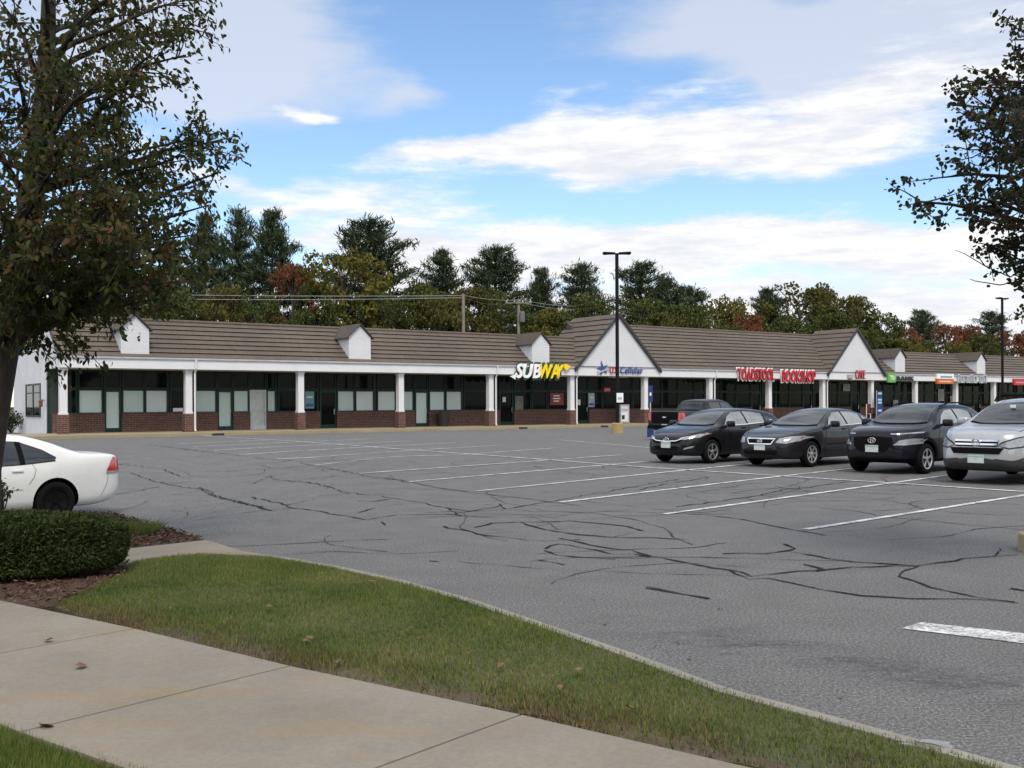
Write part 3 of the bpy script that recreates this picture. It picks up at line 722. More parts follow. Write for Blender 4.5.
# cellular shop: star mark, red and blue words
s = sign_root('shop_sign', 'blue star and thin red and blue lettering on the first gable')
u0, u1, w0, w1 = uspan(598, 643.5, 366.6, 373.2, VS); H = w1-w0
word('U.S.', (u1-u0)*.2, H, s, M['sign_red'], (u0+(u1-u0)*.25,VS-.02,w0), extrude=.03, offset=.02)
word('Cellular', (u1-u0)*.5, H, s, M['sign_blue'], (u0+(u1-u0)*.48,VS-.02,w0), extrude=.03, offset=.02, shear=.15)
cx, cz, rr_ = u0+.45, w0+H*.62, .52
pts = []
for k in range(10):
    t = math.pi/2+.25+k*math.pi/5; q = rr_*(1.15 if k == 0 else 1) if k % 2 == 0 else rr_*.36; pts.append((cx+math.cos(t)*q,VS,cz+math.sin(t)*q))
part(MB().prism(pts, (0,.05,0)), 'star_mark', M['sign_blue'], s)
part(MB().prism([(cx-.5,VS-.02,cz-.35),(cx+.5,VS-.02,cz-.05),(cx+.62,VS-.02,cz+.1),(cx+.3,VS-.02,cz-.02),(cx-.5,VS-.02,cz-.25)], (0,.03,0)), 'swoosh', M['sign_grey'], s)
part(MB().box((cx-.5,-.455,w0+.1),(u1,-.44,w0+.16)), 'mounting_rail', M['white'], s)
# book shop: two words of tall red letters
u0, u1, w0, w1 = uspan(736.5, 773.5, 369.2, 380.2); s = sign_root('shop_sign', 'tall red bookshop lettering on white backing, two words on the long fascia')
word('TOADSTOOL', u1-u0, w1-w0, s, M['sign_red'], (u0,VS-.1,w0+.03), extrude=.06, offset=.03, gap=.06)
word('TOADSTOOL', u1-u0+.1, w1-w0+.12, s, M['sign_white'], (u0-.05,VS-.02,w0-.03), name='letter_backing', extrude=.03, offset=.065, gap=.06)
u0, u1, w0, w1 = uspan(781, 814.5, 371, 382.2)
word('BOOKSHOP', u1-u0, w1-w0, s, M['sign_red'], (u0,VS-.1,w0+.03), extrude=.06, offset=.03, gap=.06)
word('BOOKSHOP', u1-u0+.1, w1-w0+.12, s, M['sign_white'], (u0-.05,VS-.02,w0-.03), name='letter_backing', extrude=.03, offset=.065, gap=.06)
# cafe
u0, u1, w0, w1 = uspan(855, 864.5, 370, 379); s = sign_root('shop_sign', 'small red cafe lettering with a pale cup on the second gable')
word('CAFE', u1-u0, w1-w0, s, M['sign_red'], (u0,VS-.06,w0), extrude=.05, offset=-.01, gap=.22)
part(MB().box((u0-.1,-.456,w0+.3),(u1+.1,-.44,w0+.36)), 'mounting_rail', M['white'], s)
part(MB().lathe([(.16,0),(.26,.1),(.3,.42),(.27,.42),(.24,.1)], 12, origin=(u0-.7,VS+.0,w0-.05)).tube([(u0-.42,VS,w0+.25),(u0-.28,VS,w0+.25),(u0-.3,VS,w0+.08),(u0-.45,VS,w0+.05)], .03, 6), 'cup', M['sign_grey'], s)
# green square + dark word
u0, u1, w0, w1 = uspan(887, 894.5, 372.8, 382.4); s = sign_root('bank_sign', 'lime green square with dark lettering beside it, right of the second gable')
part(MB().box((u0,VS-.12,w0),(u1,VS+.05,w1)), 'green_square', M['sign_lime'], s)
word('TD', (u1-u0)*.6, (w1-w0)*.42, s, M['sign_white'], (u0+(u1-u0)*.2,VS-.14,w0+(w1-w0)*.28), extrude=.02, offset=.03)
u0, u1, w0, w1 = uspan(896.5, 913.5, 376.4, 380.2)
word('BANK', u1-u0, (w1-w0), s, M['sign_black'], (u0,VS-.04,w0), extrude=.05, offset=.04)
part(MB().box((u0-.1,VS+.02,w0-.02),(u1+.1,VS+.06,w1+.05)), 'backing_panel', M['sign_grey'], s)
# white over orange box sign
u0, u1, w0, w1 = uspan(936, 952.5, 373.8, 383.8); s = sign_root('box_sign', 'box sign on the fascia, white top half over orange bottom half')
part(MB().box((u0,VS-.14,(w0+w1)/2),(u1,VS+.06,w1)), 'upper_panel', M['sign_white'], s); part(MB().box((u0,VS-.14,w0),(u1,VS+.06,(w0+w1)/2-.004)), 'lower_panel', M['sign_orange'], s)
part(MB().box((u0+.5,VS-.16,w0+.62*(w1-w0)),(u1-.3,VS-.141,w0+.78*(w1-w0))), 'teal_band', M['poster_blue'], s)
part(MB().box((u0+.3,VS-.16,w0+.14*(w1-w0)),(u1-.5,VS-.141,w0+.3*(w1-w0))), 'pale_band', plain('sign_pale_orange', (.75,.4,.25)), s)
# grey channel lettering (unreadable in the photograph: plain shapes)
u0, u1, w0, w1 = uspan(957.5, 985, 375.4, 383); s = sign_root('channel_letter_sign', 'grey channel letter sign along the fascia right of the orange box sign')
uu = u0; k = 0
while uu < u1-.3:
    h_ = (w1-w0)*(1 if k % 4 else 1.15); w_ = .30+.12*((k*7) % 3)
    if k != 6:
        lt = MB().box((uu,VS-.1,w0),(uu+.09,VS+.05,w0+h_)).box((uu+w_-.09,VS-.1,w0),(uu+w_,VS+.05,w0+h_)).box((uu+.09,VS-.1,w0+h_-.12),(uu+w_-.09,VS+.05,w0+h_))
        if k % 2: lt.box((uu+.09,VS-.1,w0),(uu+w_-.09,VS+.05,w0+.12))
        part(lt, 'letter', M['sign_grey'], s)
    uu += w_+.13; k += 1
u0, u1, w0, w1 = uspan(1013, 1034, 379, 385.2); s = sign_root('red_sign', 'dark red box sign on the fascia at the far right edge')
part(MB().box((u0,VS-.12,w0),(u1,VS+.06,w1)), 'panel', M['sign_red'], s); part(MB().box((u0+.3,VS-.14,w0+.3*(w1-w0)),(u1-.3,VS-.121,w0+.55*(w1-w0))), 'pale_band', plain('sign_pink', (.6,.2,.2)), s)

# notices and posters on the shopfronts
def notice(name, x0, x1, y0, y1, mat, label, cat, v=2.38, extra=None):
    u0, u1, w0, w1 = uspan(x0, x1, y0, y1, v); o = at_b(name); tag(o, label, cat)
    part(MB().box((u0,v-.02,w0),(u1,v,w1)), 'sheet', mat, o)
    if extra: extra(o, u0, u1, w0, w1, v)
    return o
def lines3(o, u0, u1, w0, w1, v):
    for k, (a, b) in enumerate(((.25,.7),(.2,.75),(.25,.65))):
        z = w0+(w1-w0)*(.72-.22*k); part(MB().box((u0+(u1-u0)*a,v-.03,z),(u0+(u1-u0)*b,v-.0205,z+.08)), 'text_band', M['sign_white'], o)
notice('window_poster', 550, 563.4, 393, 405, plain('poster_red', (.22,.012,.02), .5), 'dark red poster with three pale lines in the sandwich shop window', 'poster', extra=lines3)
def bands(o, u0, u1, w0, w1, v):
    part(MB().box((u0+.05,v-.03,w0+.1),(u1-.05,v-.0205,w0+.3)), 'text_band', M['sign_blue'], o); part(MB().box((u0+.1,v-.03,w0+.62*(w1-w0)),(u1-.1,v-.0205,w0+.72*(w1-w0))), 'text_band', M['paper'], o)
notice('window_poster', 305, 314, 391.5, 408.5, M['poster_blue'], 'teal blue poster in a dark window behind the third column', 'poster', extra=bands)
notice('window_poster', 588.4, 594.4, 393, 407, plain('poster_pale', (.35,.42,.48), .5), 'pale blue tall poster in the window under the first gable', 'poster', extra=bands)
def opn(o, u0, u1, w0, w1, v): word('OPEN', (u1-u0)*.76, (w1-w0)*.45, o, M['sign_white'], (u0+(u1-u0)*.12,v-.04,w0+(w1-w0)*.28), extrude=.01)
notice('open_sign', 603.6, 610.2, 387.6, 392, plain('open_red', (.5,.015,.02), .4), 'small red oblong open sign in the window under the first gable', 'open sign', extra=opn)
notice('paper_notice', 173, 183, 408, 411.5, M['paper'], 'white paper strip low in the dark window left of the second column', 'notice')
notice('paper_notice', 502.4, 505.6, 397, 402, M['paper'], 'white paper notice taped on the sandwich shop door', 'notice')
notice('paper_notice', 577.5, 580.3, 399.6, 405, M['paper'], 'white paper notice on the glass door under the first gable', 'notice')
notice('paper_display', 515, 523, 396, 412, plain('display_grey', (.16,.15,.13), .7, var=.6, vscale=6), 'greyish display behind the glass right of the sandwich shop door', 'window display')
for x0, x1, y0, y1, lb in ((843,850,384,391,'pale display in the upper glass under the second gable'),(893,898,400,408,'pale display behind the glass below the green sign'),(938,944,389,401,'tall pale display behind the glass below the orange sign'),(950,957,396,404,'low white display behind the glass left of a far column')):
    notice('window_display', x0, x1, y0, y1, plain('display_pale', (.28,.30,.28), .6, var=.5, vscale=5), lb, 'window display')

# things standing on the walkway
o = at_b('litter_bin'); tag(o, 'dark litter bin standing against the brick below the papered windows', 'litter bin')
u0, u1 = bld(438, 420, 1.7)[0], bld(448.5, 420, 1.7)[0]; uc, r_ = (u0+u1)/2, (u1-u0)/2
part(MB().lathe([(r_*.82,.15),(r_,.8),(r_,.95)], 14, origin=(uc,1.7,0)), 'bin_body', M['bin'], o, smooth=False)
part(MB().lathe([(r_*1.04,.951),(r_*1.04,1.02),(r_*.8,1.12)], 14, origin=(uc,1.7,0)), 'bin_lid', M['rimdark'], o)
o = at_b('sidewalk_sign'); tag(o, 'white upright board with grey frame on the walkway behind the pole', 'sidewalk sign')
u0, u1, w0, w1 = uspan(620.4, 629, 404.5, 423.5, 1.0)
part(MB().box((u0,.96,.15),(u0+.06,1.1,w1)).box((u1-.06,.96,.15),(u1,1.1,w1)).box((u0+.06,.96,w1-.08),(u1-.06,1.1,w1)).box((u0+.06,.96,.2),(u1-.06,1.1,.32)), 'frame', M['sign_grey'], o)
part(MB().box((u0+.06,1.0,.32),(u1-.06,1.06,w1-.08)), 'board', M['paper'], o)
part(MB().box((u0+.14,.985,.45),(u0+.4,.999,.75)), 'dark_graphic', M['sign_black'], o); part(MB().box((u0+.12,.985,w1-.5),(u1-.12,.999,w1-.3)), 'grey_band', M['sign_grey'], o)
# blue accessible-parking sign at the sixth column, on a blue-sleeved post
p = at(650.5, 437); o = empty('parking_sign', p); tag(o, 'blue parking sign on a post with a blue sleeve behind the pickup', 'parking sign')
zt_ = far(650, 385.5, p.y).z; zb_ = far(650, 402, p.y).z
MB().tube([(0,0,0),(0,0,zt_)], .03, 8).build('post', M['sign_grey'], o); MB().lathe([(.16,0),(.16,.5),(.1,.58)], 10).build('post_sleeve', M['banner_blue'], o)
MB().box((-.11,-.06,zb_),(.11,-.04,zt_)).build('sign_plate', M['banner_blue'], o); MB().box((-.04,-.07,zb_+.3),(.04,-.061,zb_+.45)).build('pale_symbol', M['sign_white'], o)
o = at_b('vertical_banner'); tag(o, 'tall narrow blue banner with pale marks on the walkway', 'banner')
u0, u1, w0, w1 = uspan(877, 882.4, 391, 421, -.8)
part(MB().tube([(u0-.04,-.78,.15),(u0-.04,-.78,w1+.05)], .03, 6), 'pole', M['sign_grey'], o); part(MB().box((u0,-.8,.35),(u1,-.76,w1)), 'banner_cloth', M['banner_blue'], o)
for z in (.8,1.5,1.75,2.3): part(MB().box((u0+.12,-.82,z),(u1-.12,-.801,z+.17)), 'pale_mark', plain('banner_mark', (.35,.5,.62)), o)
o = at_b('walkway_bench'); tag(o, 'dark bench with a white end frame on the walkway left of the blue banner', 'bench')
u0, u1, w0, w1 = uspan(868.5, 876.5, 404, 419, -.3)
part(MB().box((u0,-.5,.55),(u1,-.1,.62)), 'seat', M['bin'], o); part(MB().box((u0,-.12,.7),(u1,-.06,w1)), 'backrest', plain('bench_red', (.12,.02,.02)), o)
for x in (u0, u1): part(MB().tube([(x,-.5,.15),(x,-.5,.6),(x,-.09,.6),(x,-.09,w1)], .04, 6).tube([(x,-.09,.15),(x,-.09,.6)], .04, 6), 'end_frame', M['white'], o)

# ================================================================== LAMP POSTS, UTILITY POLES, WIRES
def lamp_post(px, pyb, pytop, hx, label, base=True, Y=None, rz=0):
    p = at(px, pyb) if Y is None else Vector((far(px, 404, Y).x, Y, 0)); o = empty('lamp_post', p, rz); tag(o, label, 'lamp post', 'lamp posts of the parking lot')
    H = far(px, pytop, p.y).z
    MB().lathe([(.32,-.05),(.32,.5),(.29,.56)], 16).build('base', M['lampbase'], o)
    MB().lathe([(.10,.555),(.095,H)], 10).build('pole', M['lampblack'], o)
    MB().tube([(-hx,0,H-.02),(0,0,H+.02),(hx,0,H-.02)], .035, 6).build('arm', M['lampblack'], o)
    for s in (-1, 1):
        MB().prism([(s*.10,-.17,H-.02),(s*hx,-.24,H-.0),(s*(hx+.06),0,H),(s*hx,.24,H),(s*.10,.17,H-.02)], (0,0,.10)).build('lamp_head', M['lampblack'], o, bevel=.02)
    return o
lp = lamp_post(617.6, 433.2, 254, .72, 'tall black twin headed lamp post on a yellow base before the first gable')
lamp_post(1002.6, 0, 299, .55, 'slender black lamp post rising behind the silver car at right', Y=80, rz=R(35))
p = lp.location; o = empty('pole_notice', (p.x, p.y-.13, 0)); tag(o, 'white notice fixed on the black lamp pole', 'notice')
z0, z1 = far(618, 402.4, p.y).z, far(618, 393, p.y).z
MB().box((-.06,-.02,z0),(.30,0,z1)).build('sheet', M['sign_white'], o); MB().box((0,-.03,z0+.15),(.22,-.0205,z0+.3)).build('text_band', M['sign_grey'], o)
poles = []
def utility_pole(px, pytop, Y, arm, label):
    q = far(px, pytop, Y); o = empty('utility_pole', (q.x, Y, -.4)); tag(o, label, 'utility pole', 'utility poles behind the plaza'); H = q.z+.4
    MB().tube([(0,0,0),(0,0,H)], [.17,.12], 10).build('pole', M['wood'], o)
    if arm:
        for dz in arm:
            MB().box((-1.1,-.2,H-dz-.1),(1.1,-.08,H-dz)).build('crossarm', M['wood'], o)
            for x in (-1.0,-.35,.35,1.0): MB().lathe([(.05,0),(.07,.06),(.03,.16)], 8, origin=(x,-.14,H-dz)).build('insulator', M['sign_grey'], o)
    poles.append((q.x, Y, H-.4)); return o
u1p = utility_pole(463.3, 294, 84, None, 'pale bare utility pole rising behind the roof left of the first gable')
o2 = utility_pole(518.5, 299, 88, (.3,), 'brown utility pole with one crossarm and a hanging can transformer')
MB().lathe([(.22,0),(.24,.1),(.24,.8),(.2,.9)], 12, origin=(.3,-.3,poles[1][2]-1.6)).build('transformer', plain('transformer_grey', (.12,.12,.125)), o2)
utility_pole(597, 305, 96, (.3,.9), 'utility pole with two crossarms behind the first gable')
utility_pole(1045, 318, 150, (.3,), 'far utility pole beyond the right end of the plaza')
utility_pole(-150, 292, 70, (.3,), 'utility pole hidden far left behind the tree')
def wire(p, q, sag, mat, label, r=.018):
    mb = MB(); pts = []
    for k in range(25):
        t = k/24; v = Vector(p).lerp(Vector(q), t); v.z -= sag*4*t*(1-t); pts.append(v)
    o = mb.tube(pts, r, 5).build('power_line', mat); tag(o, label, 'power line', 'power lines strung behind the plaza roof'); return o
F = far
lab = ['upper pale wire crossing the trees at left', 'second pale wire just under the upper one at left', 'wire between the bare pole and the transformer pole', 'lower wire between the bare pole and the transformer pole', 'wire from the transformer pole to the double crossarm pole', 'lower wire from the transformer pole to the double crossarm pole', 'top wire running right from the double crossarm pole', 'middle wire running right from the double crossarm pole', 'lowest wire running right from the double crossarm pole', 'slack loop of cable hanging left of the transformer pole']
wire(F(-150,287,70), F(463,295.6,84), .25, M['wire_pale'], lab[0], .021); wire(F(-150,291,70), F(463,297.6,84), .35, M['wire_pale'], lab[1], .021)
wire(F(463,295.2,84), F(518,300,88), .15, M['wire_pale'], lab[2]); wire(F(463,297.4,84), F(518,302,88), .4, M['wire'], lab[3])
wire(F(518,299,88), F(597,305,96), .3, M['wire_pale'], lab[4]); wire(F(518,301.5,88), F(597,308,96), .35, M['wire_pale'], lab[5])
wire(F(597,304,96), F(1045,344,150), 1.0, M['wire_pale'], lab[6], .022); wire(F(597,307,96), F(1045,347,150), 1.4, M['wire_pale'], lab[7], .022); wire(F(597,309,96), F(1045,351,150), 1.9, M['wire_pale'], lab[8], .022)
wire(F(490,301,86), F(518,308,88), .9, M['wire'], lab[9])
M['plate_band'] = plain('plate_band', (.30,.42,.38), .5); M['amber_dull'] = plain('amber_dull', (.35,.12,.06), .2, coat=1)
# ================================================================== CARS
def pchip(xk, yk, x):
    xk, yk = np.asarray(xk, float), np.asarray(yk, float); h = np.diff(xk); d = np.diff(yk)/h; m = np.zeros(len(xk))
    for i in range(1, len(xk)-1):
        if d[i-1]*d[i] > 0:
            w1, w2 = 2*h[i]+h[i-1], h[i]+2*h[i-1]; m[i] = (w1+w2)/(w1/d[i-1]+w2/d[i])
    m[0], m[-1] = d[0], d[-1]
    i = np.clip(np.searchsorted(xk, x)-1, 0, len(h)-1); t = (x-xk[i])/h[i]
    return (2*t**3-3*t**2+1)*yk[i]+(t**3-2*t**2+t)*h[i]*m[i]+(-2*t**3+3*t**2)*yk[i+1]+(t**3-t**2)*h[i]*m[i+1]
def body_mesh(sp):
    Lc = sp['L']; hw = sp['W']/2
    s = np.unique(np.concatenate([[0,.012,.03,.06,.1,.15,.21,.28,.36,.45,.55], np.arange(.65, Lc-.6, .09), Lc-np.array([.55,.45,.36,.28,.2,.13,.08,.04,.015,0])]))
    g = lambda key: pchip([a for a, _ in sp[key]], [b for _, b in sp[key]], s)
    zt, zl, w, be = g('top'), g('bot'), g('wid')*hw, g('belt')
    H = max(b for _, b in sp['top']); tum = sp.get('tumble', .26); rings = []
    for i in range(len(s)):
        z1, z0 = zt[i], zl[i]; zb = min(be[i], z1-.05-.0*z1); zb = max(zb, z0+.3*(z1-z0)); t = np.clip((z1-zb-.05)/(H-zb-.05+1e-6), 0, 1)
        W = w[i]; wb = W-.02-.02*t; ye = wb-.03-tum*t*(W/hw); dr = min(.055, (z1-zb)*.45)
        half = [(0,z1),(.5*ye,z1-.008-.006*t),(.86*ye,z1-.025-.01*t),(ye,z1-dr-.015*t),(wb,zb),(W,zb-.22*(zb-z0)),(W+.003,zb-.5*(zb-z0)),(W-.012,z0+.2*(zb-z0)),(W-.05,z0+.02),(.6*W,z0),(0,z0)]
        rings.append([(Lc/2-s[i], y, z) for y, z in half]+[(Lc/2-s[i], -y, z) for y, z in half[9:0:-1]])
    n = len(rings[0]); mb = MB(); mb.v = [p for r in rings for p in r]
    for i in range(len(rings)-1):
        for k in range(n):
            k2 = (k+1) % n; mb.f.append((i*n+k, i*n+k2, (i+1)*n+k2, (i+1)*n+k)); mb.m.append(0)
    mb.f.append(tuple(range(n))); mb.m.append(0); b = (len(rings)-1)*n; mb.f.append(tuple(b+k for k in range(n))[::-1]); mb.m.append(0)
    return mb
def apply_mods(o):
    dg = bpy.context.evaluated_depsgraph_get(); dg.update()
    me = bpy.data.meshes.new_from_object(o.evaluated_get(dg)); o.modifiers.clear(); old = o.data; o.data = me; bpy.data.meshes.remove(old)
class Car:
    def __init__(s, name, sp, loc, yaw, label, paint, cat='car', clad=None, rimmat=None):
        s.sp = sp; s.rimmat = rimmat or M['rim']; s.root = empty(name, loc, yaw); tag(s.root, label, cat, 'cars parked in the lot')
        mb = body_mesh(sp); o = mb.build('body', [paint, M['blackplastic'], clad or M['blackplastic']], s.root, smooth=True)
        o.modifiers.new('s', 'SUBSURF').levels = 1; apply_mods(o)
        if clad or sp.get('clad'):
            zc = sp['clad']
            for p in o.data.polygons:
                if p.center.z < zc(s.sp['L']/2-p.center.x): p.material_index = 2
        bm = bmesh.new(); bm.from_mesh(o.data); s.bvh = BVHTree.FromBMesh(bm); bm.free()
        r = sp['r']; Lc = sp['L']; hw = sp['W']/2
        s.wx = (Lc/2-sp['fo'], Lc/2-sp['fo']-sp['wb'])
        cut = MB()
        for x in s.wx:
            for sg in (1, -1):
                cut.lathe([(r+.055, sg*(hw-.30)), (r+.055, sg*(hw+.2))], 32, 1, origin=(x,0,r+.01), axis='Y')
        c = cut.build('cut', [paint, M['blackplastic']]); c.location = loc; c.rotation_euler = (0,0,yaw)
        bo = o.modifiers.new('b', 'BOOLEAN'); bo.operation = 'DIFFERENCE'; bo.solver = 'EXACT'; bo.object = c
        bpy.context.view_layer.update(); apply_mods(o); bpy.data.objects.remove(c)
        s.body = o
        try: o.data.set_sharp_from_angle(angle=R(40))
        except Exception: pass
        s.wheels()
    def wheels(s):
        sp = s.sp; r = sp['r']; hw = sp['W']/2; ri = r*sp.get('rimk', .66)
        for x in s.wx:
            for sg in (1, -1):
                y0 = sg*(hw-.02); y1 = sg*(hw-.22)
                w = MB().lathe([(ri,y1),(r-.03,y1),(r,y1+sg*.03),(r,y0-sg*.035),(r-.018,y0-sg*.006),(ri+.015,y0),(ri,y0-sg*.02)], 28, axis='Y').build('wheel', M['rubber'], s.root, smooth=True)
                w.location = (x,0,r)
                ns = sp.get('spokes', 5); rim = MB(); rim.lathe([(ri+.004,y0-sg*.035),(ri+.006,y0-sg*.002),(ri-.018,y0-sg*.004),(ri-.03,y0-sg*.04)], 28, 0, axis='Y')
                rim.lathe([(ri-.01,y0-sg*.09),(ri-.01,y0-sg*.085)], 24, 1, axis='Y')
                for k in range(ns):
                    for q in ((-.1,.1) if sp.get('twin') else (0,)):
                        t = 2*math.pi*k/ns+.3; t2 = t+q
                        d = Vector((math.cos(t2),0,math.sin(t2))); n = Vector((-math.sin(t2),0,math.cos(t2)))
                        b = Vector((math.cos(t),0,math.sin(t))); hwid = ri*.11 if not sp.get('twin') else ri*.07
                        pts = [b*ri*.15-n*hwid*1.3+Vector((0,y0-sg*.02,0)), b*ri*.15+n*hwid*1.3+Vector((0,y0-sg*.02,0)), d*(ri-.005)+n*hwid*1.0+Vector((0,y0-sg*.012,0)), d*(ri-.005)-n*hwid*1.0+Vector((0,y0-sg*.012,0))]
                        rim.prism(pts, (0,-sg*.035,0), 0)
                rim.lathe([(ri*.22,y0-sg*.05),(ri*.22,y0-sg*.012),(ri*.15,y0-sg*.006)], 12, 0, axis='Y')
                rm_ = rim.build('rim', [s.rimmat, M['rimdark']], w)
    def _cast(s, o, d):
        h = s.bvh.ray_cast(V3(o), V3(d).normalized()); return h[0], h[1]
    def patch(s, name, poly, plane, mat, off=.008, side=1, cuts=7, parent=None, thick=.012, z=None):
        """a shape cut in one projection plane and laid on the body: 'side' (s,z), 'front' (y,z), 'rear' (y,z), 'top' (s,y)"""
        Lc = s.sp['L']; bm = bmesh.new(); vs = [bm.verts.new((a, b, 0)) for a, b in poly]; bm.faces.new(vs)
        for _ in range(cuts):
            es = [e for e in bm.edges if e.calc_length() > .05]
            if not es: break
            bmesh.ops.subdivide_edges(bm, edges=es, cuts=1, use_grid_fill=True); bmesh.ops.triangulate(bm, faces=bm.faces)
        bmesh.ops.triangulate(bm, faces=bm.faces)
        last = None
        for v in bm.verts:
            a, b, _ = v.co
            if plane == 'side': o, d = (Lc/2-a, side*3, b), (0,-side,0)
            elif plane == 'front': o, d = (6, a*side, b), (-1,0,0)
            elif plane == 'rear': o, d = (-6, a*side, b), (1,0,0)
            else: o, d = (Lc/2-a, b, 4), (0,0,-1)
            p, n = s._cast(o, d)
            if p is None: v.tag = True; continue
            v.co = p-V3(d)*off*.4+n*off
        bmesh.ops.delete(bm, geom=[v for v in bm.verts if v.tag], context='VERTS')
        me = bpy.data.meshes.new(name); bmesh.ops.recalc_face_normals(bm, faces=bm.faces); bm.to_mesh(me); bm.free(); me.materials.append(mat)
        me.polygons.foreach_set('use_smooth', [True]*len(me.polygons))
        return link(name, me, parent or s.root)
    def seam(s, pts, plane, w=.012, side=1, name='door_seam', mat=None, parent=None, off=.004):
        Q = [V3((a, b, 0)) for a, b in pts]; out = []
        for a, b in zip(Q, Q[1:]):
            n = max(1, int((b-a).length/.06)); out += [a.lerp(b, k/n) for k in range(n)]
        out.append(Q[-1]); Lc = s.sp['L']; rows = []
        for i, q in enumerate(out):
            d = (out[min(i+1, len(out)-1)]-out[max(i-1, 0)]).normalized(); nn = Vector((-d.y, d.x, 0))*w/2; row = []
            for r_ in (q-nn, q+nn):
                if plane == 'side': o, dd = (Lc/2-r_.x, side*3, r_.y), (0,-side,0)
                elif plane == 'top': o, dd = (Lc/2-r_.x, r_.y, 4), (0,0,-1)
                else: o, dd = (6, r_.x*side, r_.y), (-1,0,0)
                p, n = s._cast(o, dd)
                if p is None: row = None; break
                row.append(p+n*off-V3(dd)*.003)
            if row: rows.append(row)
        mb = MB()
        for r0, r1 in zip(rows, rows[1:]): mb.add([r0[0], r0[1], r1[1], r1[0]], [(0,1,2,3)])
        return mb.build(name, mat or M['blackplastic'], parent or s.body)
    def both(s, name, poly, plane, mat, **k):
        return [s.patch(name, poly, plane, mat, side=sg, **k) for sg in (1, -1)]
    def mirrors(s, sx, z, mat):
        for sg in (1, -1):
            y = sg*(s.sp['W']/2+.10); x = s.sp['L']/2-sx
            o = MB().box((x-.07,y-.11,z-.075),(x+.08,y+.11,z+.085)).build('mirror', mat, s.root, smooth=True, bevel=.045)
            MB().prism([(x-.03,y-sg*.09,z-.06),(x+.05,y-sg*.09,z-.06),(x+.06,y-sg*.24,z-.09),(x-.02,y-sg*.24,z-.09)], (0,0,.05)).build('mirror_arm', mat, o)
    def handle(s, sx, z, mat):
        for sg in (1, -1):
            p, n = s._cast((s.sp['L']/2-sx, sg*3, z), (0,-sg,0))
            if p: MB().box((p.x-.09,p.y-.02,p.z-.018),(p.x+.09,p.y+.028,p.z+.018)).build('door_handle', mat, s.root, bevel=.01) if sg > 0 else MB().box((p.x-.09,p.y-.028,p.z-.018),(p.x+.09,p.y+.02,p.z+.018)).build('door_handle', mat, s.root, bevel=.01)
    def plate(s, z, end=1, w=.31, h=.155, dy=0):
        p, n = s._cast((end*6, dy, z), (-end,0,0)); x = p.x+end*.012
        o = MB().box((x-.008,dy-w/2,z-h/2),(x+.008,dy+w/2,z+h/2)).build('number_plate', M['plate'], s.root)
        MB().box((x+end*.0085-.001,dy-w/2+.01,z+h/2-.045),(x+end*.0085+.001,dy+w/2-.01,z+h/2-.012)).build('plate_band', M['plate_band'], o)
    def badge(s, kind, z, end=1, k=.085):
        p, n = s._cast((end*6, 0, z), (-end,0,0)); x = p.x+end*.02; mb = MB(); e = 1.6 if kind == 'oval' else (1.0 if kind == 'ring' else 1.15)
        ring = [(x, k*e*math.cos(t), z+k*math.sin(t)) for t in np.linspace(0, 2*math.pi, 25)]
        mb.tube(ring, .012, 6, cap=False)
        if kind == 'oval':
            mb.tube([(x,-k*.7,z-k*.6),(x,-k*.45,z+k*.6)], .012, 6); mb.tube([(x,k*.45,z-k*.6),(x,k*.7,z+k*.6)], .012, 6); mb.tube([(x,-k*.55,z-.01),(x,0,z+.012),(x,k*.55,z)], .012, 6)
        elif kind == 'ring': mb.box((x-.01,-k*1.35,z-.022),(x+.012,k*1.35,z+.022))
        elif kind == 'h': mb.tube([(x,-k*.55,z+k*.75),(x,-k*.4,z-k*.75)], .014, 6); mb.tube([(x,k*.55,z+k*.75),(x,k*.4,z-k*.75)], .014, 6); mb.tube([(x,-k*.45,z),(x,k*.45,z)], .014, 6)
        elif kind == 'bow': mb = MB().box((x-.01,-k*1.5,z-k*.3),(x+.012,k*1.5,z+k*.3)).box((x-.012,-k*.5,z-k*.55),(x+.014,k*.5,z+k*.55))
        mb.build('badge', M['chrome'], s.root)
def ell(cy, cz, ry, rz, n=20): return [(cy+ry*math.cos(2*math.pi*k/n), cz+rz*math.sin(2*math.pi*k/n)) for k in range(n)]
YAW = math.atan2(-math.cos(R(48.5)), -math.sin(R(48.5)))   # cars nose towards the camera's left
def place(sp, px, py, which, yaw=None, z=None):        # origin from the ground contact of one wheel
    yaw = YAW if yaw is None else yaw; p = at(px, py, z)
    x = sp['L']/2-sp['fo']-(0 if which[0] == 'f' else sp['wb']); y = (sp['W']/2-.04)*(1 if which[1] == 'l' else -1)
    q = Matrix.Rotation(yaw, 3, 'Z') @ Vector((x, y, 0)); return Vector((p.x-q.x, p.y-q.y, p.z))
WID = lambda L_: [(0,.46),(.03,.61),(.08,.71),(.16,.795),(.3,.875),(.55,.945),(.9,.985),(1.5,1),(L_-1.5,1),(L_-.9,.985),(L_-.5,.955),(L_-.25,.90),(L_-.1,.82),(L_-.03,.74),(L_,.6)]
BOT = lambda L_, g, f=.36: [(0,f),(.04,f-.07),(.12,f-.13),(.3,g+.02),(.6,g),(L_-.6,g),(L_-.25,g+.05),(L_-.08,g+.14),(L_,g+.24)]

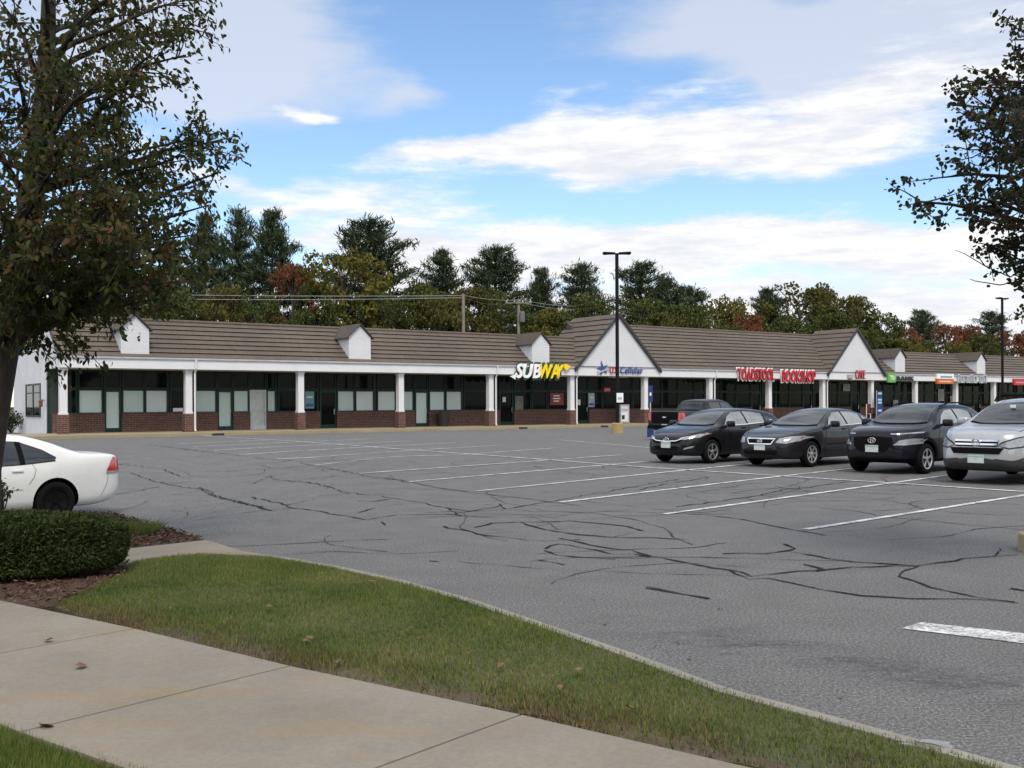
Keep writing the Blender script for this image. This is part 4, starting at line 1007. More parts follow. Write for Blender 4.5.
# ---- small black hatchback
blk = carpaint('paint_black', (.010,.010,.012), .0, .3)
sp = dict(L=4.3, W=1.78, wb=2.65, fo=.88, r=.32, spokes=5, twin=True, tumble=.25,
  top=[(0,.52),(.03,.66),(.1,.74),(.3,.83),(.7,.93),(1.0,.985),(1.15,1.02),(1.7,1.30),(2.1,1.425),(2.5,1.47),(3.0,1.46),(3.6,1.41),(3.95,1.32),(4.13,1.1),(4.26,.9),(4.3,.62)],
  bot=BOT(4.3,.19,.34), wid=WID(4.3), belt=[(0,.5),(.6,.86),(1.1,.95),(2,1.0),(3,1.05),(3.7,1.12),(4.3,1.1)])
c = Car('hatchback_car', sp, place(sp, 712.5, 463.6, 'fl'), YAW, 'black hatchback parked leftmost of the front row, near the pickup', blk)
c.patch('windshield', [(1.22,-.63),(1.9,-.51),(1.95,0),(1.9,.51),(1.22,.63),(1.12,.4),(1.08,0),(1.12,-.4)], 'top', M['carglass'])
c.seam([(1.22+.015,-.63),(1.12,-.4),(1.08,0),(1.12,.4),(1.22+.015,.63)], 'top', .05, name='cowl', mat=M['blackplastic'], parent=c.root, off=.010)
c.both('side_window', [(1.42,1.0),(2.42,1.03),(2.42,1.36),(2.02,1.34),(1.72,1.22)], 'side', M['carglass_skylit']); c.both('side_window', [(2.5,1.035),(3.25,1.075),(3.3,1.30),(2.9,1.35),(2.5,1.365)], 'side', M['carglass_skylit']); c.both('side_window', [(3.33,1.085),(3.62,1.14),(3.55,1.22),(3.37,1.28)], 'side', M['carglass'])
c.patch('rear_window', [(-.55,1.13),(.55,1.13),(.48,1.33),(-.48,1.33)], 'rear', M['carglass'])
c.both('headlight', [(.40,.655),(.56,.64),(.80,.70),(.865,.80),(.82,.80),(.62,.735),(.45,.70)], 'front', M['headlamp']); c.both('turn_lamp', [(.56,.765),(.70,.81),(.66,.83),(.56,.80)], 'side', M['amber_dull'])
c.both('fog_lamp', [(.55,.385),(.72,.43),(.76,.48),(.70,.47),(.57,.42)], 'front', M['headlamp'])
c.patch('grille', [(-.50,.66),(-.42,.55),(0,.52),(.42,.55),(.50,.66),(.3,.625),(0,.61),(-.3,.625)], 'front', M['blackplastic'])
c.seam([(-.5,.665),(-.34,.61),(0,.59),(.34,.61),(.5,.665)], 'front', .022, name='grille_bar', mat=M['chrome'], parent=c.root, off=.018)
c.patch('lower_grille', [(-.42,.46),(-.34,.36),(.34,.36),(.42,.46)], 'front', M['blackplastic'])
c.plate(.5); c.badge('oval', .635, k=.05); c.mirrors(1.5, 1.04, blk); c.handle(2.25, .93, blk); c.handle(3.1, .98, blk)
c.both('tail_light', [(.55,.95),(.85,.9),(.85,1.05),(.6,1.08)], 'rear', M['redlamp'])
for sg in (1, -1):
    c.seam([(1.35,.28),(1.3,.6),(1.36,.98)], 'side', side=sg); c.seam([(2.46,.26),(2.46,1.03)], 'side', side=sg); c.seam([(3.3,1.06),(3.25,.85),(3.05,.62)], 'side', side=sg); c.seam([(1.38,.995),(2.4,1.02),(3.3,1.07),(3.66,1.14)], 'side', .02, sg, 'window_trim', M['chrome'], c.root)
c.seam([(.95,-.78),(.32,-.66),(.28,0),(.32,.66),(.95,.78)], 'top', name='hood_seam')

# ---- dark grey sedan
gry = carpaint('paint_charcoal', (.018,.017,.020), .25, .3)
sp = dict(L=4.85, W=1.79, wb=2.8, fo=.97, r=.325, spokes=7, tumble=.25,
  top=[(0,.54),(.03,.68),(.1,.75),(.35,.84),(.8,.94),(1.25,1.0),(1.42,1.03),(1.95,1.28),(2.3,1.41),(2.75,1.47),(3.2,1.455),(3.6,1.375),(4.05,1.17),(4.3,1.08),(4.65,1.05),(4.78,1.0),(4.83,.85),(4.85,.62)],
  bot=BOT(4.85,.19,.34), wid=WID(4.85), belt=[(0,.5),(.6,.86),(1.2,.97),(2,.99),(3,1.02),(4,1.05),(4.85,1.0)])
c = Car('sedan_car', sp, place(sp, 811.9, 467.2, 'fl'), YAW, 'dark grey sedan between the black hatchback and the black crossover', gry)
c.patch('windshield', [(1.5,-.67),(2.18,-.53),(2.24,0),(2.18,.53),(1.5,.67),(1.4,.4),(1.35,0),(1.4,-.4)], 'top', M['carglass'])
c.seam([(1.5+.015,-.67),(1.4,-.4),(1.35,0),(1.4,.4),(1.5+.015,.67)], 'top', .05, name='cowl', mat=M['blackplastic'], parent=c.root, off=.010)
c.both('side_window', [(1.72,1.01),(2.62,1.03),(2.62,1.36),(2.3,1.34),(1.98,1.2)], 'side', M['carglass_skylit']); c.both('side_window', [(2.7,1.035),(3.42,1.06),(3.45,1.30),(3.1,1.36),(2.7,1.365)], 'side', M['carglass_skylit']); c.both('side_window', [(3.5,1.065),(3.85,1.09),(3.72,1.19),(3.53,1.27)], 'side', M['carglass_skylit'])
c.patch('rear_window', [(3.62,-.5),(4.2,-.62),(4.26,0),(4.2,.62),(3.62,.5),(3.58,0)], 'top', M['carglass'])
c.both('headlight', [(.44,.62),(.66,.60),(.83,.66),(.885,.75),(.85,.79),(.68,.765),(.5,.72)], 'front', M['headlamp']); c.both('turn_lamp', [(.52,.70),(.62,.73),(.62,.77),(.53,.77)], 'side', M['amber_dull'])
c.patch('grille', [(-.40,.71),(-.32,.585),(.32,.585),(.40,.71)], 'front', M['blackplastic'])
c.seam([(-.40,.71),(-.32,.585),(.32,.585),(.40,.71),(-.40,.71)], 'front', .026, name='grille_surround', mat=M['chrome'], parent=c.root, off=.014)
c.patch('lower_grille', [(-.5,.43),(-.45,.33),(.45,.33),(.5,.43)], 'front', M['blackplastic'])
c.plate(.51, dy=-.0); c.badge('ring', .65, k=.055); c.mirrors(1.82, 1.06, gry); c.handle(2.45, .93, gry); c.handle(3.3, .95, gry)
c.both('tail_light', [(.5,.82),(.86,.80),(.86,.98),(.55,1.0)], 'rear', M['redlamp'])
for sg in (1, -1):
    c.seam([(1.55,.28),(1.5,.6),(1.62,1.0)], 'side', side=sg); c.seam([(2.66,.26),(2.66,1.03)], 'side', side=sg); c.seam([(3.55,1.05),(3.5,.85),(3.3,.62)], 'side', side=sg); c.seam([(1.68,1.005),(2.66,1.027),(3.5,1.055),(3.9,1.085)], 'side', .018, sg, 'window_trim', M['chrome'], c.root); c.seam([(1.6,.56),(3.9,.58)], 'side', .02, sg, 'side_moulding', M['blackplastic'], c.root)
c.seam([(1.2,-.78),(.4,-.66),(.36,0),(.4,.66),(1.2,.78)], 'top', name='hood_seam')

# ---- black crossover
blk2 = carpaint('paint_black_violet', (.012,.011,.017), .1, .3)
sp = dict(L=4.17, W=1.80, wb=2.6, fo=.83, r=.34, spokes=5, twin=True, tumble=.24, clad=lambda s_: .36,
  top=[(0,.66),(.025,.88),(.08,.97),(.25,1.03),(.7,1.08),(1.0,1.10),(1.15,1.13),(1.6,1.40),(1.95,1.53),(2.4,1.59),(3.0,1.585),(3.5,1.53),(3.85,1.36),(4.02,1.1),(4.13,.95),(4.17,.65)],
  bot=BOT(4.17,.23,.40), wid=WID(4.17), belt=[(0,.6),(.6,.96),(1.1,1.04),(2,1.08),(3,1.13),(3.7,1.2),(4.17,1.1)])
c = Car('crossover_car', sp, place(sp, 927.0, 474.0, 'fl'), YAW, 'black crossover between the dark grey sedan and the silver one', blk2)
c.patch('windshield', [(1.22,-.67),(1.88,-.55),(1.93,0),(1.88,.55),(1.22,.67),(1.12,.4),(1.07,0),(1.12,-.4)], 'top', M['carglass'])
c.seam([(1.22+.015,-.67),(1.12,-.4),(1.07,0),(1.12,.4),(1.22+.015,.67)], 'top', .05, name='cowl', mat=M['blackplastic'], parent=c.root, off=.010)
c.both('side_window', [(1.48,1.09),(2.4,1.11),(2.4,1.43),(2.05,1.41),(1.75,1.29)], 'side', M['carglass_skylit']); c.both('side_window', [(2.48,1.115),(3.15,1.15),(3.18,1.38),(2.9,1.43),(2.48,1.44)], 'side', M['carglass_skylit']); c.both('side_window', [(3.22,1.16),(3.5,1.21),(3.42,1.30),(3.25,1.36)], 'side', M['carglass'])
c.patch('rear_window', [(-.55,1.18),(.55,1.18),(.5,1.38),(-.5,1.38)], 'rear', M['carglass'])
c.both('running_lamp', [(.42,.885),(.6,.885),(.85,.915),(.86,.945),(.6,.915),(.42,.91)], 'front', M['headlamp']); c.both('headlight', [(.5,.655),(.72,.66),(.86,.69),(.88,.79),(.8,.80),(.6,.76)], 'front', M['carglass_skylit']); c.both('fog_lamp', [(.5,.652),(.72,.652),(.865,.685),(.865,.715),(.72,.685),(.5,.675)], 'front', M['headlamp'], off=.012)
c.patch('grille', [(-.46,.82),(-.44,.62),(-.3,.5),(.3,.5),(.44,.62),(.46,.82),(0,.85)], 'front', M['blackplastic'])
c.plate(.57); c.badge('oval', .75, k=.055); c.mirrors(1.55, 1.13, blk2); c.handle(2.25, 1.0, blk2); c.handle(3.0, 1.03, blk2)
c.both('tail_light', [(.6,1.0),(.86,.98),(.86,1.08),(.62,1.1)], 'rear', M['redlamp'])
for sg in (1, -1):
    c.seam([(1.35,.4),(1.3,.65),(1.42,1.07)], 'side', side=sg); c.seam([(2.44,.4),(2.44,1.11)], 'side', side=sg); c.seam([(3.25,1.14),(3.2,.95),(3.0,.72)], 'side', side=sg)
    for x in c.wx:
        ring = [(sp['L']/2-x+math.cos(t)*(sp['r']+.10), sp['r']+math.sin(t)*(sp['r']+.10)) for t in np.linspace(-.15, math.pi+.15, 22)]
        c.seam(ring, 'side', .085, sg, 'arch_cladding', M['blackplastic'], c.root)
    c.seam([(1.6,-.0),(1.6,0.001)], 'top') if False else None
    p0 = [(sp['L']/2-a, sg*.60, b) for a, b in ((1.95,1.50),(2.4,1.585),(3.0,1.585),(3.5,1.51))]
    MB().tube(p0, .018, 6).build('roof_rail', M['blackplastic'], c.root)

# ---- silver sport utility car
slv = carpaint('paint_silver_blue', (.40,.415,.43), .45, .3)
sp = dict(L=4.52, W=1.82, wb=2.62, fo=.9, r=.345, spokes=5, tumble=.24, clad=lambda s_: .50 if (s_ < .75 or s_ > 3.9) else .36,
  top=[(0,.66),(.025,.90),(.08,1.0),(.25,1.06),(.8,1.13),(1.1,1.15),(1.2,1.18),(1.65,1.43),(2.05,1.60),(2.5,1.68),(3.2,1.68),(3.8,1.635),(4.2,1.5),(4.38,1.2),(4.48,1.0),(4.52,.66)],
  bot=BOT(4.52,.24,.42), wid=WID(4.52), belt=[(0,.6),(.6,1.02),(1.1,1.1),(2,1.12),(3,1.17),(3.8,1.25),(4.52,1.2)])
YAW2 = YAW
c = Car('suv_car', sp, place(sp, 953.5, 480, 'fr', YAW2), YAW2, 'silver sport utility car with roof rack at the right edge', slv, clad=plain('grey_cladding', (.028,.028,.029), .55))
c.patch('windshield', [(1.28,-.68),(1.98,-.56),(2.04,0),(1.98,.56),(1.28,.68),(1.16,.4),(1.11,0),(1.16,-.4)], 'top', M['carglass'])
c.seam([(1.28+.015,-.68),(1.16,-.4),(1.11,0),(1.16,.4),(1.28+.015,.68)], 'top', .05, name='cowl', mat=M['blackplastic'], parent=c.root, off=.010)
c.both('side_window', [(1.6,1.14),(2.5,1.16),(2.5,1.55),(2.1,1.52),(1.85,1.38)], 'side', M['carglass_skylit']); c.both('side_window', [(2.58,1.165),(3.35,1.20),(3.4,1.50),(3.0,1.55),(2.58,1.555)], 'side', M['carglass_skylit']); c.both('side_window', [(3.45,1.21),(3.9,1.3),(3.75,1.42),(3.47,1.49)], 'side', M['carglass'])
c.both('headlight', [(.43,.76),(.6,.72),(.80,.76),(.89,.86),(.875,.95),(.7,.90),(.5,.81)], 'front', M['headlamp']); c.both('turn_lamp', [(.34,.80),(.52,.84),(.54,.93),(.36,.90)], 'side', M['amber'], off=.012)
c.patch('grille', [(-.42,.87),(-.40,.74),(.40,.74),(.42,.87)], 'front', M['blackplastic'])
c.seam([(-.41,.855),(.41,.855)], 'front', .035, name='grille_bar', mat=M['chrome'], parent=c.root, off=.018); c.seam([(-.40,.785),(.40,.785)], 'front', .035, name='grille_bar', mat=M['chrome'], parent=c.root, off=.018)
c.patch('lower_grille', [(-.52,.72),(-.44,.60),(.44,.60),(.52,.72)], 'front', M['blackplastic'])
c.both('headlight_bezel', [(.40,.765),(.59,.695),(.82,.735),(.905,.86),(.885,.975),(.69,.925),(.48,.835)], 'front', M['rimdark'], off=.004); c.plate(.50); c.badge('h', .82, k=.07); c.mirrors(1.65, 1.2, slv); c.handle(2.35, 1.05, slv); c.handle(3.2, 1.08, slv)
c.seam([(1.0,-.8),(.36,-.68),(.32,0),(.36,.68),(1.0,.8)], 'top', name='hood_seam')
for sg in (1, -1):
    c.seam([(1.45,.45),(1.4,.65),(1.5,1.12)], 'side', side=sg); c.seam([(2.54,.45),(2.54,1.16)], 'side', side=sg)
    MB().tube([(sp['L']/2-a, sg*.56, b) for a, b in ((2.15,1.62),(2.25,1.72),(3.6,1.72),(3.75,1.66))], .022, 6).build('roof_rail', M['blackplastic'], c.root)
for x in (2.45, 3.3): MB().tube([(sp['L']/2-x,-.56,1.745),(sp['L']/2-x,.56,1.745)], .02, 6).build('rack_bar', M['blackplastic'], c.root)
MB().box((-.06,-.05,1.44),(-.02,.05,1.50)).build('inside_mirror_sticker', M['paper'], c.root).location = (sp['L']/2-1.72+.07, 0, .04)

# ---- white sedan at the left
wht = carpaint('paint_white', (.66,.66,.645), .0, .35, .04)
sp = dict(L=5.09, W=1.85, wb=2.81, fo=1.03, r=.335, spokes=5, tumble=.26,
  top=[(0,.54),(.04,.7),(.15,.76),(.6,.88),(1.3,.98),(1.52,1.02),(2.1,1.28),(2.5,1.43),(2.95,1.49),(3.4,1.465),(3.8,1.37),(4.2,1.205),(4.42,1.135),(4.9,1.11),(5.0,1.07),(5.06,.92),(5.09,.62)],
  bot=BOT(5.09,.2,.34), wid=WID(5.09), belt=[(0,.5),(.6,.86),(1.3,.96),(2,.98),(3,1.0),(4,1.05),(5.09,1.04)])
YAWW = math.atan2(-math.cos(R(41)), -math.sin(R(41)))
cl = place(sp, 56, 521.5, 'rl', YAWW)
c = Car('white_sedan_car', sp, cl, YAWW, 'white sedan at the left edge behind the clipped hedge', wht, rimmat=M['blackplastic'])
c.both('side_window', [(1.75,.95),(2.55,.96),(2.55,1.36),(2.35,1.345),(2.02,1.2)], 'side', M['carglass']); c.both('window_pillar', [(2.55,.96),(2.64,.962),(2.64,1.365),(2.55,1.36)], 'side', M['blackplastic']); c.both('window_pillar', [(3.25,.975),(3.34,.98),(3.34,1.335),(3.25,1.345)], 'side', M['blackplastic']); c.both('side_window', [(2.64,.962),(3.25,.975),(3.25,1.345),(3.0,1.362),(2.64,1.365)], 'side', M['carglass']); c.both('side_window', [(3.34,.98),(3.82,1.02),(3.86,1.07),(3.66,1.20),(3.34,1.33)], 'side', M['carglass'])
c.patch('windshield', [(1.6,-.68),(2.3,-.54),(2.36,0),(2.3,.54),(1.6,.68),(1.5,.4),(1.45,0),(1.5,-.4)], 'top', M['carglass']); c.patch('rear_window', [(3.78,-.5),(4.36,-.63),(4.4,0),(4.36,.63),(3.78,.5),(3.72,0)], 'top', M['carglass'])
c.both('tail_light', [(.52,.80),(.74,.80),(.72,1.02),(.60,1.03)], 'rear', M['redlamp']); c.both('reverse_lamp', [(.52,.755),(.74,.755),(.74,.795),(.52,.795)], 'rear', M['headlamp'])
c.both('tail_light', [(4.74,.80),(5.0,.80),(4.99,.95),(4.95,1.03),(4.90,1.035),(4.85,.98)], 'side', M['redlamp']); c.both('reverse_lamp', [(4.73,.755),(5.0,.755),(5.0,.795),(4.74,.795)], 'side', M['headlamp'])
c.both('headlight', [(.45,.62),(.66,.6),(.88,.68),(.88,.77),(.6,.73)], 'front', M['headlamp']); c.plate(.78, -1); c.badge('bow', .95, -1, .05); c.mirrors(1.95, 1.06, wht); c.handle(2.4, .86, wht); c.handle(3.2, .875, wht)
for sg in (1, -1):
    c.seam([(1.7,.28),(1.65,.6),(1.78,.99)], 'side', .006, sg); c.seam([(2.6,.28),(2.6,.96)], 'side', .006, sg); c.seam([(3.45,.98),(3.5,.88),(3.46,.76),(3.38,.65)], 'side', .006, sg); c.seam([(1.7,.55),(3.28,.575)], 'side', .016, sg, 'side_moulding', M['sign_grey'], c.root)
    c.seam([(1.72,.945),(2.6,.955),(3.3,.975),(3.84,1.015)], 'side', .014, sg, 'window_trim', M['blackplastic'], c.root); c.seam([(4.62,.36),(4.74,.55),(4.77,.66),(4.77,.76)], 'side', .005, sg)

# ---- pickup seen from behind
pk = carpaint('paint_pickup', (.016,.016,.017), .1, .35)
sp = dict(L=5.7, W=1.92, wb=3.5, fo=.95, r=.38, spokes=6, tumble=.2,
  top=[(0,.62),(.03,.88),(.1,1.02),(.4,1.09),(1.2,1.15),(1.45,1.2),(1.95,1.52),(2.3,1.74),(2.7,1.79),(3.3,1.785),(3.72,1.74),(3.84,1.5),(3.88,1.30),(4.0,1.285),(5.5,1.285),(5.66,1.27),(5.69,1.2),(5.7,.6)],
  bot=[(0,.42),(.1,.32),(.4,.3),(5.2,.34),(5.5,.42),(5.7,.48)], wid=[(0,.6),(.05,.8),(.2,.93),(.6,1),(5.5,1),(5.66,.985),(5.7,.96)], belt=[(0,.7),(.8,1.08),(1.5,1.16),(3.8,1.2),(5.7,1.2)])
yawp = YAW+math.pi
q = at(664.5, 440.3); qq = Matrix.Rotation(yawp, 3, 'Z') @ Vector((-5.7/2, 0, 0)); pl_ = Vector((q.x-qq.x, q.y-qq.y, 0))
c = Car('pickup_truck', sp, pl_, yawp, 'black pickup with its tailgate towards us, beyond the black hatchback', pk, 'pickup')
c.patch('rear_window', [(-.62,1.32),(.62,1.32),(.58,1.64),(-.58,1.64)], 'rear', M['carglass'])
c.both('side_window', [(1.95,1.22),(2.8,1.24),(2.8,1.64),(2.45,1.64),(2.2,1.5)], 'side', M['carglass']); c.both('side_window', [(2.88,1.24),(3.6,1.25),(3.6,1.6),(3.3,1.645),(2.88,1.65)], 'side', M['carglass'])
c.patch('windshield', [(1.55,-.72),(2.2,-.6),(2.26,0),(2.2,.6),(1.55,.72),(1.45,0)], 'top', M['carglass'])
c.both('tail_light', [(.76,.86),(.935,.86),(.93,1.2),(.78,1.2)], 'rear', M['redlamp']); c.both('tail_light', [(5.45,.88),(5.66,.88),(5.66,1.19),(5.5,1.19)], 'side', M['redlamp'])
c.patch('tailgate', [(-.72,.72),(.72,.72),(.72,1.22),(-.72,1.22)], 'rear', M['blackplastic']); c.plate(.62, -1); MB().box((-2.9,-.92,.5),(-2.76,.92,.66)).build('rear_bumper', M['blackplastic'], c.root, bevel=.03)
c.patch('bed_cover', [(3.98,-.74),(5.55,-.74),(5.55,.74),(3.98,.74)], 'top', M['rubber']); c.badge('bow', 1.0, -1, .07); c.mirrors(1.9, 1.26, pk); c.handle(2.7, 1.08, pk); c.handle(3.5, 1.09, pk)
c.both('headlight', [(.5,.8),(.85,.8),(.9,.98),(.55,.98)], 'front', M['headlamp'])
# ================================================================== VEGETATION
def unit(a): return a/np.linalg.norm(a, axis=-1, keepdims=True)
def leaf_quads(C, size, aspect=.55, droop=0.0, fold=.0, axis=None):
    n = len(C); a = rng.normal(size=(n,3)) if axis is None else axis+rng.normal(size=(n,3))*.55
    a[:,2] -= droop; a = unit(a); b = unit(np.cross(a, rng.normal(size=(n,3)))); l = (size*rng.uniform(.6,1.3,n))[:,None]/2; w = l*aspect
    c = np.cross(a, b)
    return np.stack([C-a*l, C+b*w-a*l*.1+c*w*fold, C+a*l, C-b*w-a*l*.1+c*w*fold], 1)
def leaf_ovals(C, size, aspect=.55, droop=0.0, round_=0.0, axis=None):
    n = len(C); a = rng.normal(size=(n,3)) if axis is None else axis+rng.normal(size=(n,3))*.55; a[:,2] -= droop; a = unit(a); b = unit(np.cross(a, rng.normal(size=(n,3)))); c = np.cross(a, b); l = (size*rng.uniform(.6,1.25,n))[:,None]/2; w = l*aspect
    p1, p2 = (-.45, .30) if not round_ else (-.6, .45)
    return np.stack([C-a*l, C+a*l*p1+b*w*.85+c*w*.25, C+a*l*p2+b*w*(.75+.2*round_)+c*w*.2, C+a*l+c*w*.1-c*l*.15, C+a*l*p2-b*w*(.75+.2*round_)+c*w*.2, C+a*l*p1-b*w*.85+c*w*.25], 1)
def grow_tree(name, trunk, rads, limbs, leafmat_, n_tw, n_lf, lsize, barkm, droop=.35, spread=.38, tw_len=.75, leaf_from=.25, aspect=.55):
    """trunk: 3D points; limbs: (index on trunk 0..1, end point); leaves hang on the twigs of every limb"""
    mb = MB(); mb.tube(trunk, rads, 12); T = [Vector(p) for p in trunk]; cum = [0]
    for a, b in zip(T, T[1:]): cum.append(cum[-1]+(b-a).length)
    def tp(f):
        d = f*cum[-1]
        for i in range(len(T)-1):
            if d <= cum[i+1] or i == len(T)-2:
                k = (d-cum[i])/(cum[i+1]-cum[i]); return T[i].lerp(T[i+1], k), rads[i]*(1-k)+rads[i+1]*k
    LV = []
    for f, e in limbs:
        s_, r_ = tp(f); e = Vector(e); d = e-s_; ln = d.length; n = max(5, int(ln/.3)); pts = []; bend = Vector((random.uniform(-.12,.12), random.uniform(-.12,.12), random.uniform(.02,.16)))*ln
        for k in range(n+1):
            t = k/n; pts.append(s_+d*t+bend*4*t*(1-t)*.5+Vector((random.uniform(-1,1), random.uniform(-1,1), random.uniform(-1,1)))*.035*ln*t*(1-t)*2)
        r0 = min(r_*.55, .018+ln*.014); mb.tube(pts, [max(.006, r0*(1-k/n*.85)) for k in range(n+1)], 6, cap=False)
        for q in range(max(4, int(n_tw*ln/2.2))):
            t = random.uniform(leaf_from, 1.0)**.8; i = min(int(t*n), n-1); p = pts[i].lerp(pts[i+1], t*n-i)
            dirn = (d.normalized()*random.uniform(.2,.9)+Vector(rng.normal(size=3))*.6); dirn.z += random.uniform(-.15,.35); dirn.normalize(); tl = tw_len*random.uniform(.4,1.15)*(1.1-.4*t)
            pe = p+dirn*tl; pm = p.lerp(pe, .5)+Vector(rng.normal(size=3))*.05*tl
            mb.tube([p, pm, pe], [.008,.006,.003], 4, cap=False)
            m = max(4, int(n_lf*tl/tw_len)); tt = (1.08-.85*rng.random(m)**1.5)[:,None]; C = np.array(p)[None]*(1-tt)+np.array(pe)[None]*tt+rng.normal(size=(m,3))*lsize*spread*np.array([1.7,1.7,1.3])
            LV.append(leaf_ovals(C, lsize, aspect, droop, 1.0 if aspect > .7 else 0, np.tile(np.array(dirn)*.5, (m,1))))
    root = empty(name, T[0]); off = -T[0]
    V = np.concatenate(LV).reshape(-1, 3)+np.array(off)
    mb.v = [tuple(Vector(v)+off) for v in mb.v]
    mb.build('trunk', barkm, root, smooth=True); cme = npmesh('crown', V, 6, leafmat_); link('crown', cme, root)
    return root
# ---- the big tree at the left edge
random.seed(5); rng = np.random.default_rng(5)
Z0 = 11.2
tr_px = [(-22,548,.23),(-20,470,.21),(-8,400,.19),(4,335,.175),(20,270,.15),(31,205,.125),(38,150,.11),(44,95,.095),(48,30,.08),(50,-60,.06),(56,-160,.035)]
trunk = [far(x, y, Z0) for x, y, r_ in tr_px]; trunk[0].z = .05
ends = [(205,300,.6),(195,240,-1.2),(185,325,0),(150,330,1.0),(120,315,-1.5),(228,205,.2),(240,172,-.4),(238,140,.5),(190,160,-1.4),(165,215,1.5),(140,262,-1.0),(95,300,1.6),(60,320,-1.2),(120,200,-2.0),(215,138,.2),(128,105,-.8),(120,130,1.8),(160,84,.4),(205,55,-.5),(212,28,.3),(150,55,-1.5),(120,30,1.4),(205,0,0),(180,-30,-1.2),(150,-70,.8),(100,-90,0),(70,60,-2.0),(90,90,-2.2),(60,160,-2.3),(85,230,-2.3),(40,270,-2.2),(5,250,-1.8),(-30,300,-.8),(-10,200,-1.8),(-50,230,.3),(-60,140,0),(-20,110,-1.6),(10,60,-1.9),(-40,50,.4),(0,0,-1.4),(-30,-60,0),(40,-60,-1.5),(20,150,2.0),(60,100,2.2),(100,170,2.2),(30,330,-1.4),(215,262,.9),(160,285,-1.9),(175,185,2.0),(140,15,.3),(160,270,.3),(130,290,.9),(180,310,-1.0),(110,250,1.2),(90,275,-.9)]
limbs = []
for x, y, dz in ends:
    if x > 150: x -= 19
    if y > 240: y -= 27
    e = far(x, y, Z0+dz); best = None
    zz = e.z-.25*math.hypot(e.x-trunk[4].x, dz)-.15
    f = np.interp(zz, [p.z for p in trunk], np.linspace(0, 1, len(trunk))); 
    # fraction by arc length is close to the fraction by height here
    hs = [p.z for p in trunk]; f = (max(1.9, min(zz, hs[-1]))-hs[0])/(hs[-1]-hs[0]); limbs.append((min(.98, max(.28, f)), e))
t = grow_tree('maple_tree', trunk, [r_ for *_, r_ in tr_px], limbs, M['leaf_l'], 17, 41, .08, M["bark"], .7, .46, .66, .25, .5)
tag(t, 'large reddish green tree leaning in at the left edge by the hedge', 'tree')
# ---- the tree at the right edge
random.seed(9); rng = np.random.default_rng(9)
Z1 = 9.5
tr2 = [(1190,600,.18),(1185,480,.17),(1178,380,.16),(1168,260,.14),(1155,140,.12),(1145,20,.09),(1140,-90,.05)]
trunk2 = [far(x, y, Z1) for x, y, r_ in tr2]; trunk2[0].z = .0
ends2 = [(893,201,0),(925,178,.4),(945,196,-.4),(938,105,.3),(955,118,-.3),(960,88,.2),(1000,40,0),(1012,18,.4),(955,150,.9),(975,225,-.6),(962,245,.2),(972,205,.8),(985,262,.3),(1003,282,-.4),(1010,300,.4),(1020,250,-.9),(1000,130,-1.2),(985,160,1.2),(1010,90,1.1),(1015,180,-1.5),(1030,60,-1.0),(1030,140,1.6),(1040,220,1.2),(1050,280,0),(1035,310,-.8),(1060,10,0),(1050,-40,.6),(970,135,-.6),(990,105,.5),(995,195,.4),(1000,235,.9),(1012,150,.2),(985,80,-.2),(1020,115,-.6),(1005,205,-.9)]
limbs2 = []
hs = [p.z for p in trunk2]
for x, y, dz in ends2:
    x += 22 if y > 180 else 12
    e = far(x, y, Z1+dz); zz = e.z-.22*abs(e.x-trunk2[3].x)
    limbs2.append((min(.97, max(.3, (zz-hs[0])/(hs[-1]-hs[0]))), e))
t = grow_tree('maple_tree', trunk2, [r_ for *_, r_ in tr2], limbs2, M['leaf_r'], 19, 34, .050, M['bark'], .25, .42, .5, .35, .72)
tag(t, 'dark round leaved tree reaching in at the right edge', 'tree')
mb = MB()
for pts in ([(1040,262),(1010,277),(985,266),(965,254),(955,250)], [(1035,278),(1000,285),(975,281),(970,279)], [(1010,277),(1000,268)], [(985,266),(975,252)]):
    q = [far(x, y, Z1-.2)-trunk2[0] for x, y in pts]; mb.tube(q, list(np.linspace(.007,.0025,len(q))), 4)
mb.build('bare_twig', M['bark'], t)

# ---- trees behind the plaza
random.seed(3); rng = np.random.default_rng(3)
def decid_proto(seed, n_cl=70, n_lf=70, mat=None, lean=1.0):
    """unit tree: height 1, crown built of uneven leaf clumps on limbs"""
    rnd = np.random.default_rng(seed); mb = MB(); mb.tube([(0,0,0),(.01,0,.3),(-.01,.01,.6),(.0,0,.85)], [.022,.017,.011,.004], 8); LV = []
    for k in range(n_cl):
        z = .22+.75*rnd.random()**.85; prof = math.sin(math.pi*min(1, max(.08, (1.04-z)/.86))**.75)*.33*lean; ang = rnd.uniform(0, 6.28); rr = prof*math.sqrt(rnd.uniform(.12, 1.15))
        c = np.array([math.cos(ang)*rr, math.sin(ang)*rr, z]); rad = rnd.uniform(.035,.085)
        if k % 2 == 0: mb.tube([(0,0,max(.2, z-.2)),(c[0]*.5,c[1]*.5,z-.08),tuple(c)], [.008,.005,.002], 5, cap=False)
        m = int(n_lf*(rad/.06)**2); d = unit(rnd.normal(size=(m,3)))*(rnd.uniform(.2,1,m)**.5)[:,None]*rad*np.array([1.25,1.25,.8]); LV.append(leaf_quads(c+d, .026, .75, .1, .2))
    return mb.mesh('trunk', M['bark_far'], True), np.concatenate(LV).reshape(-1,3)
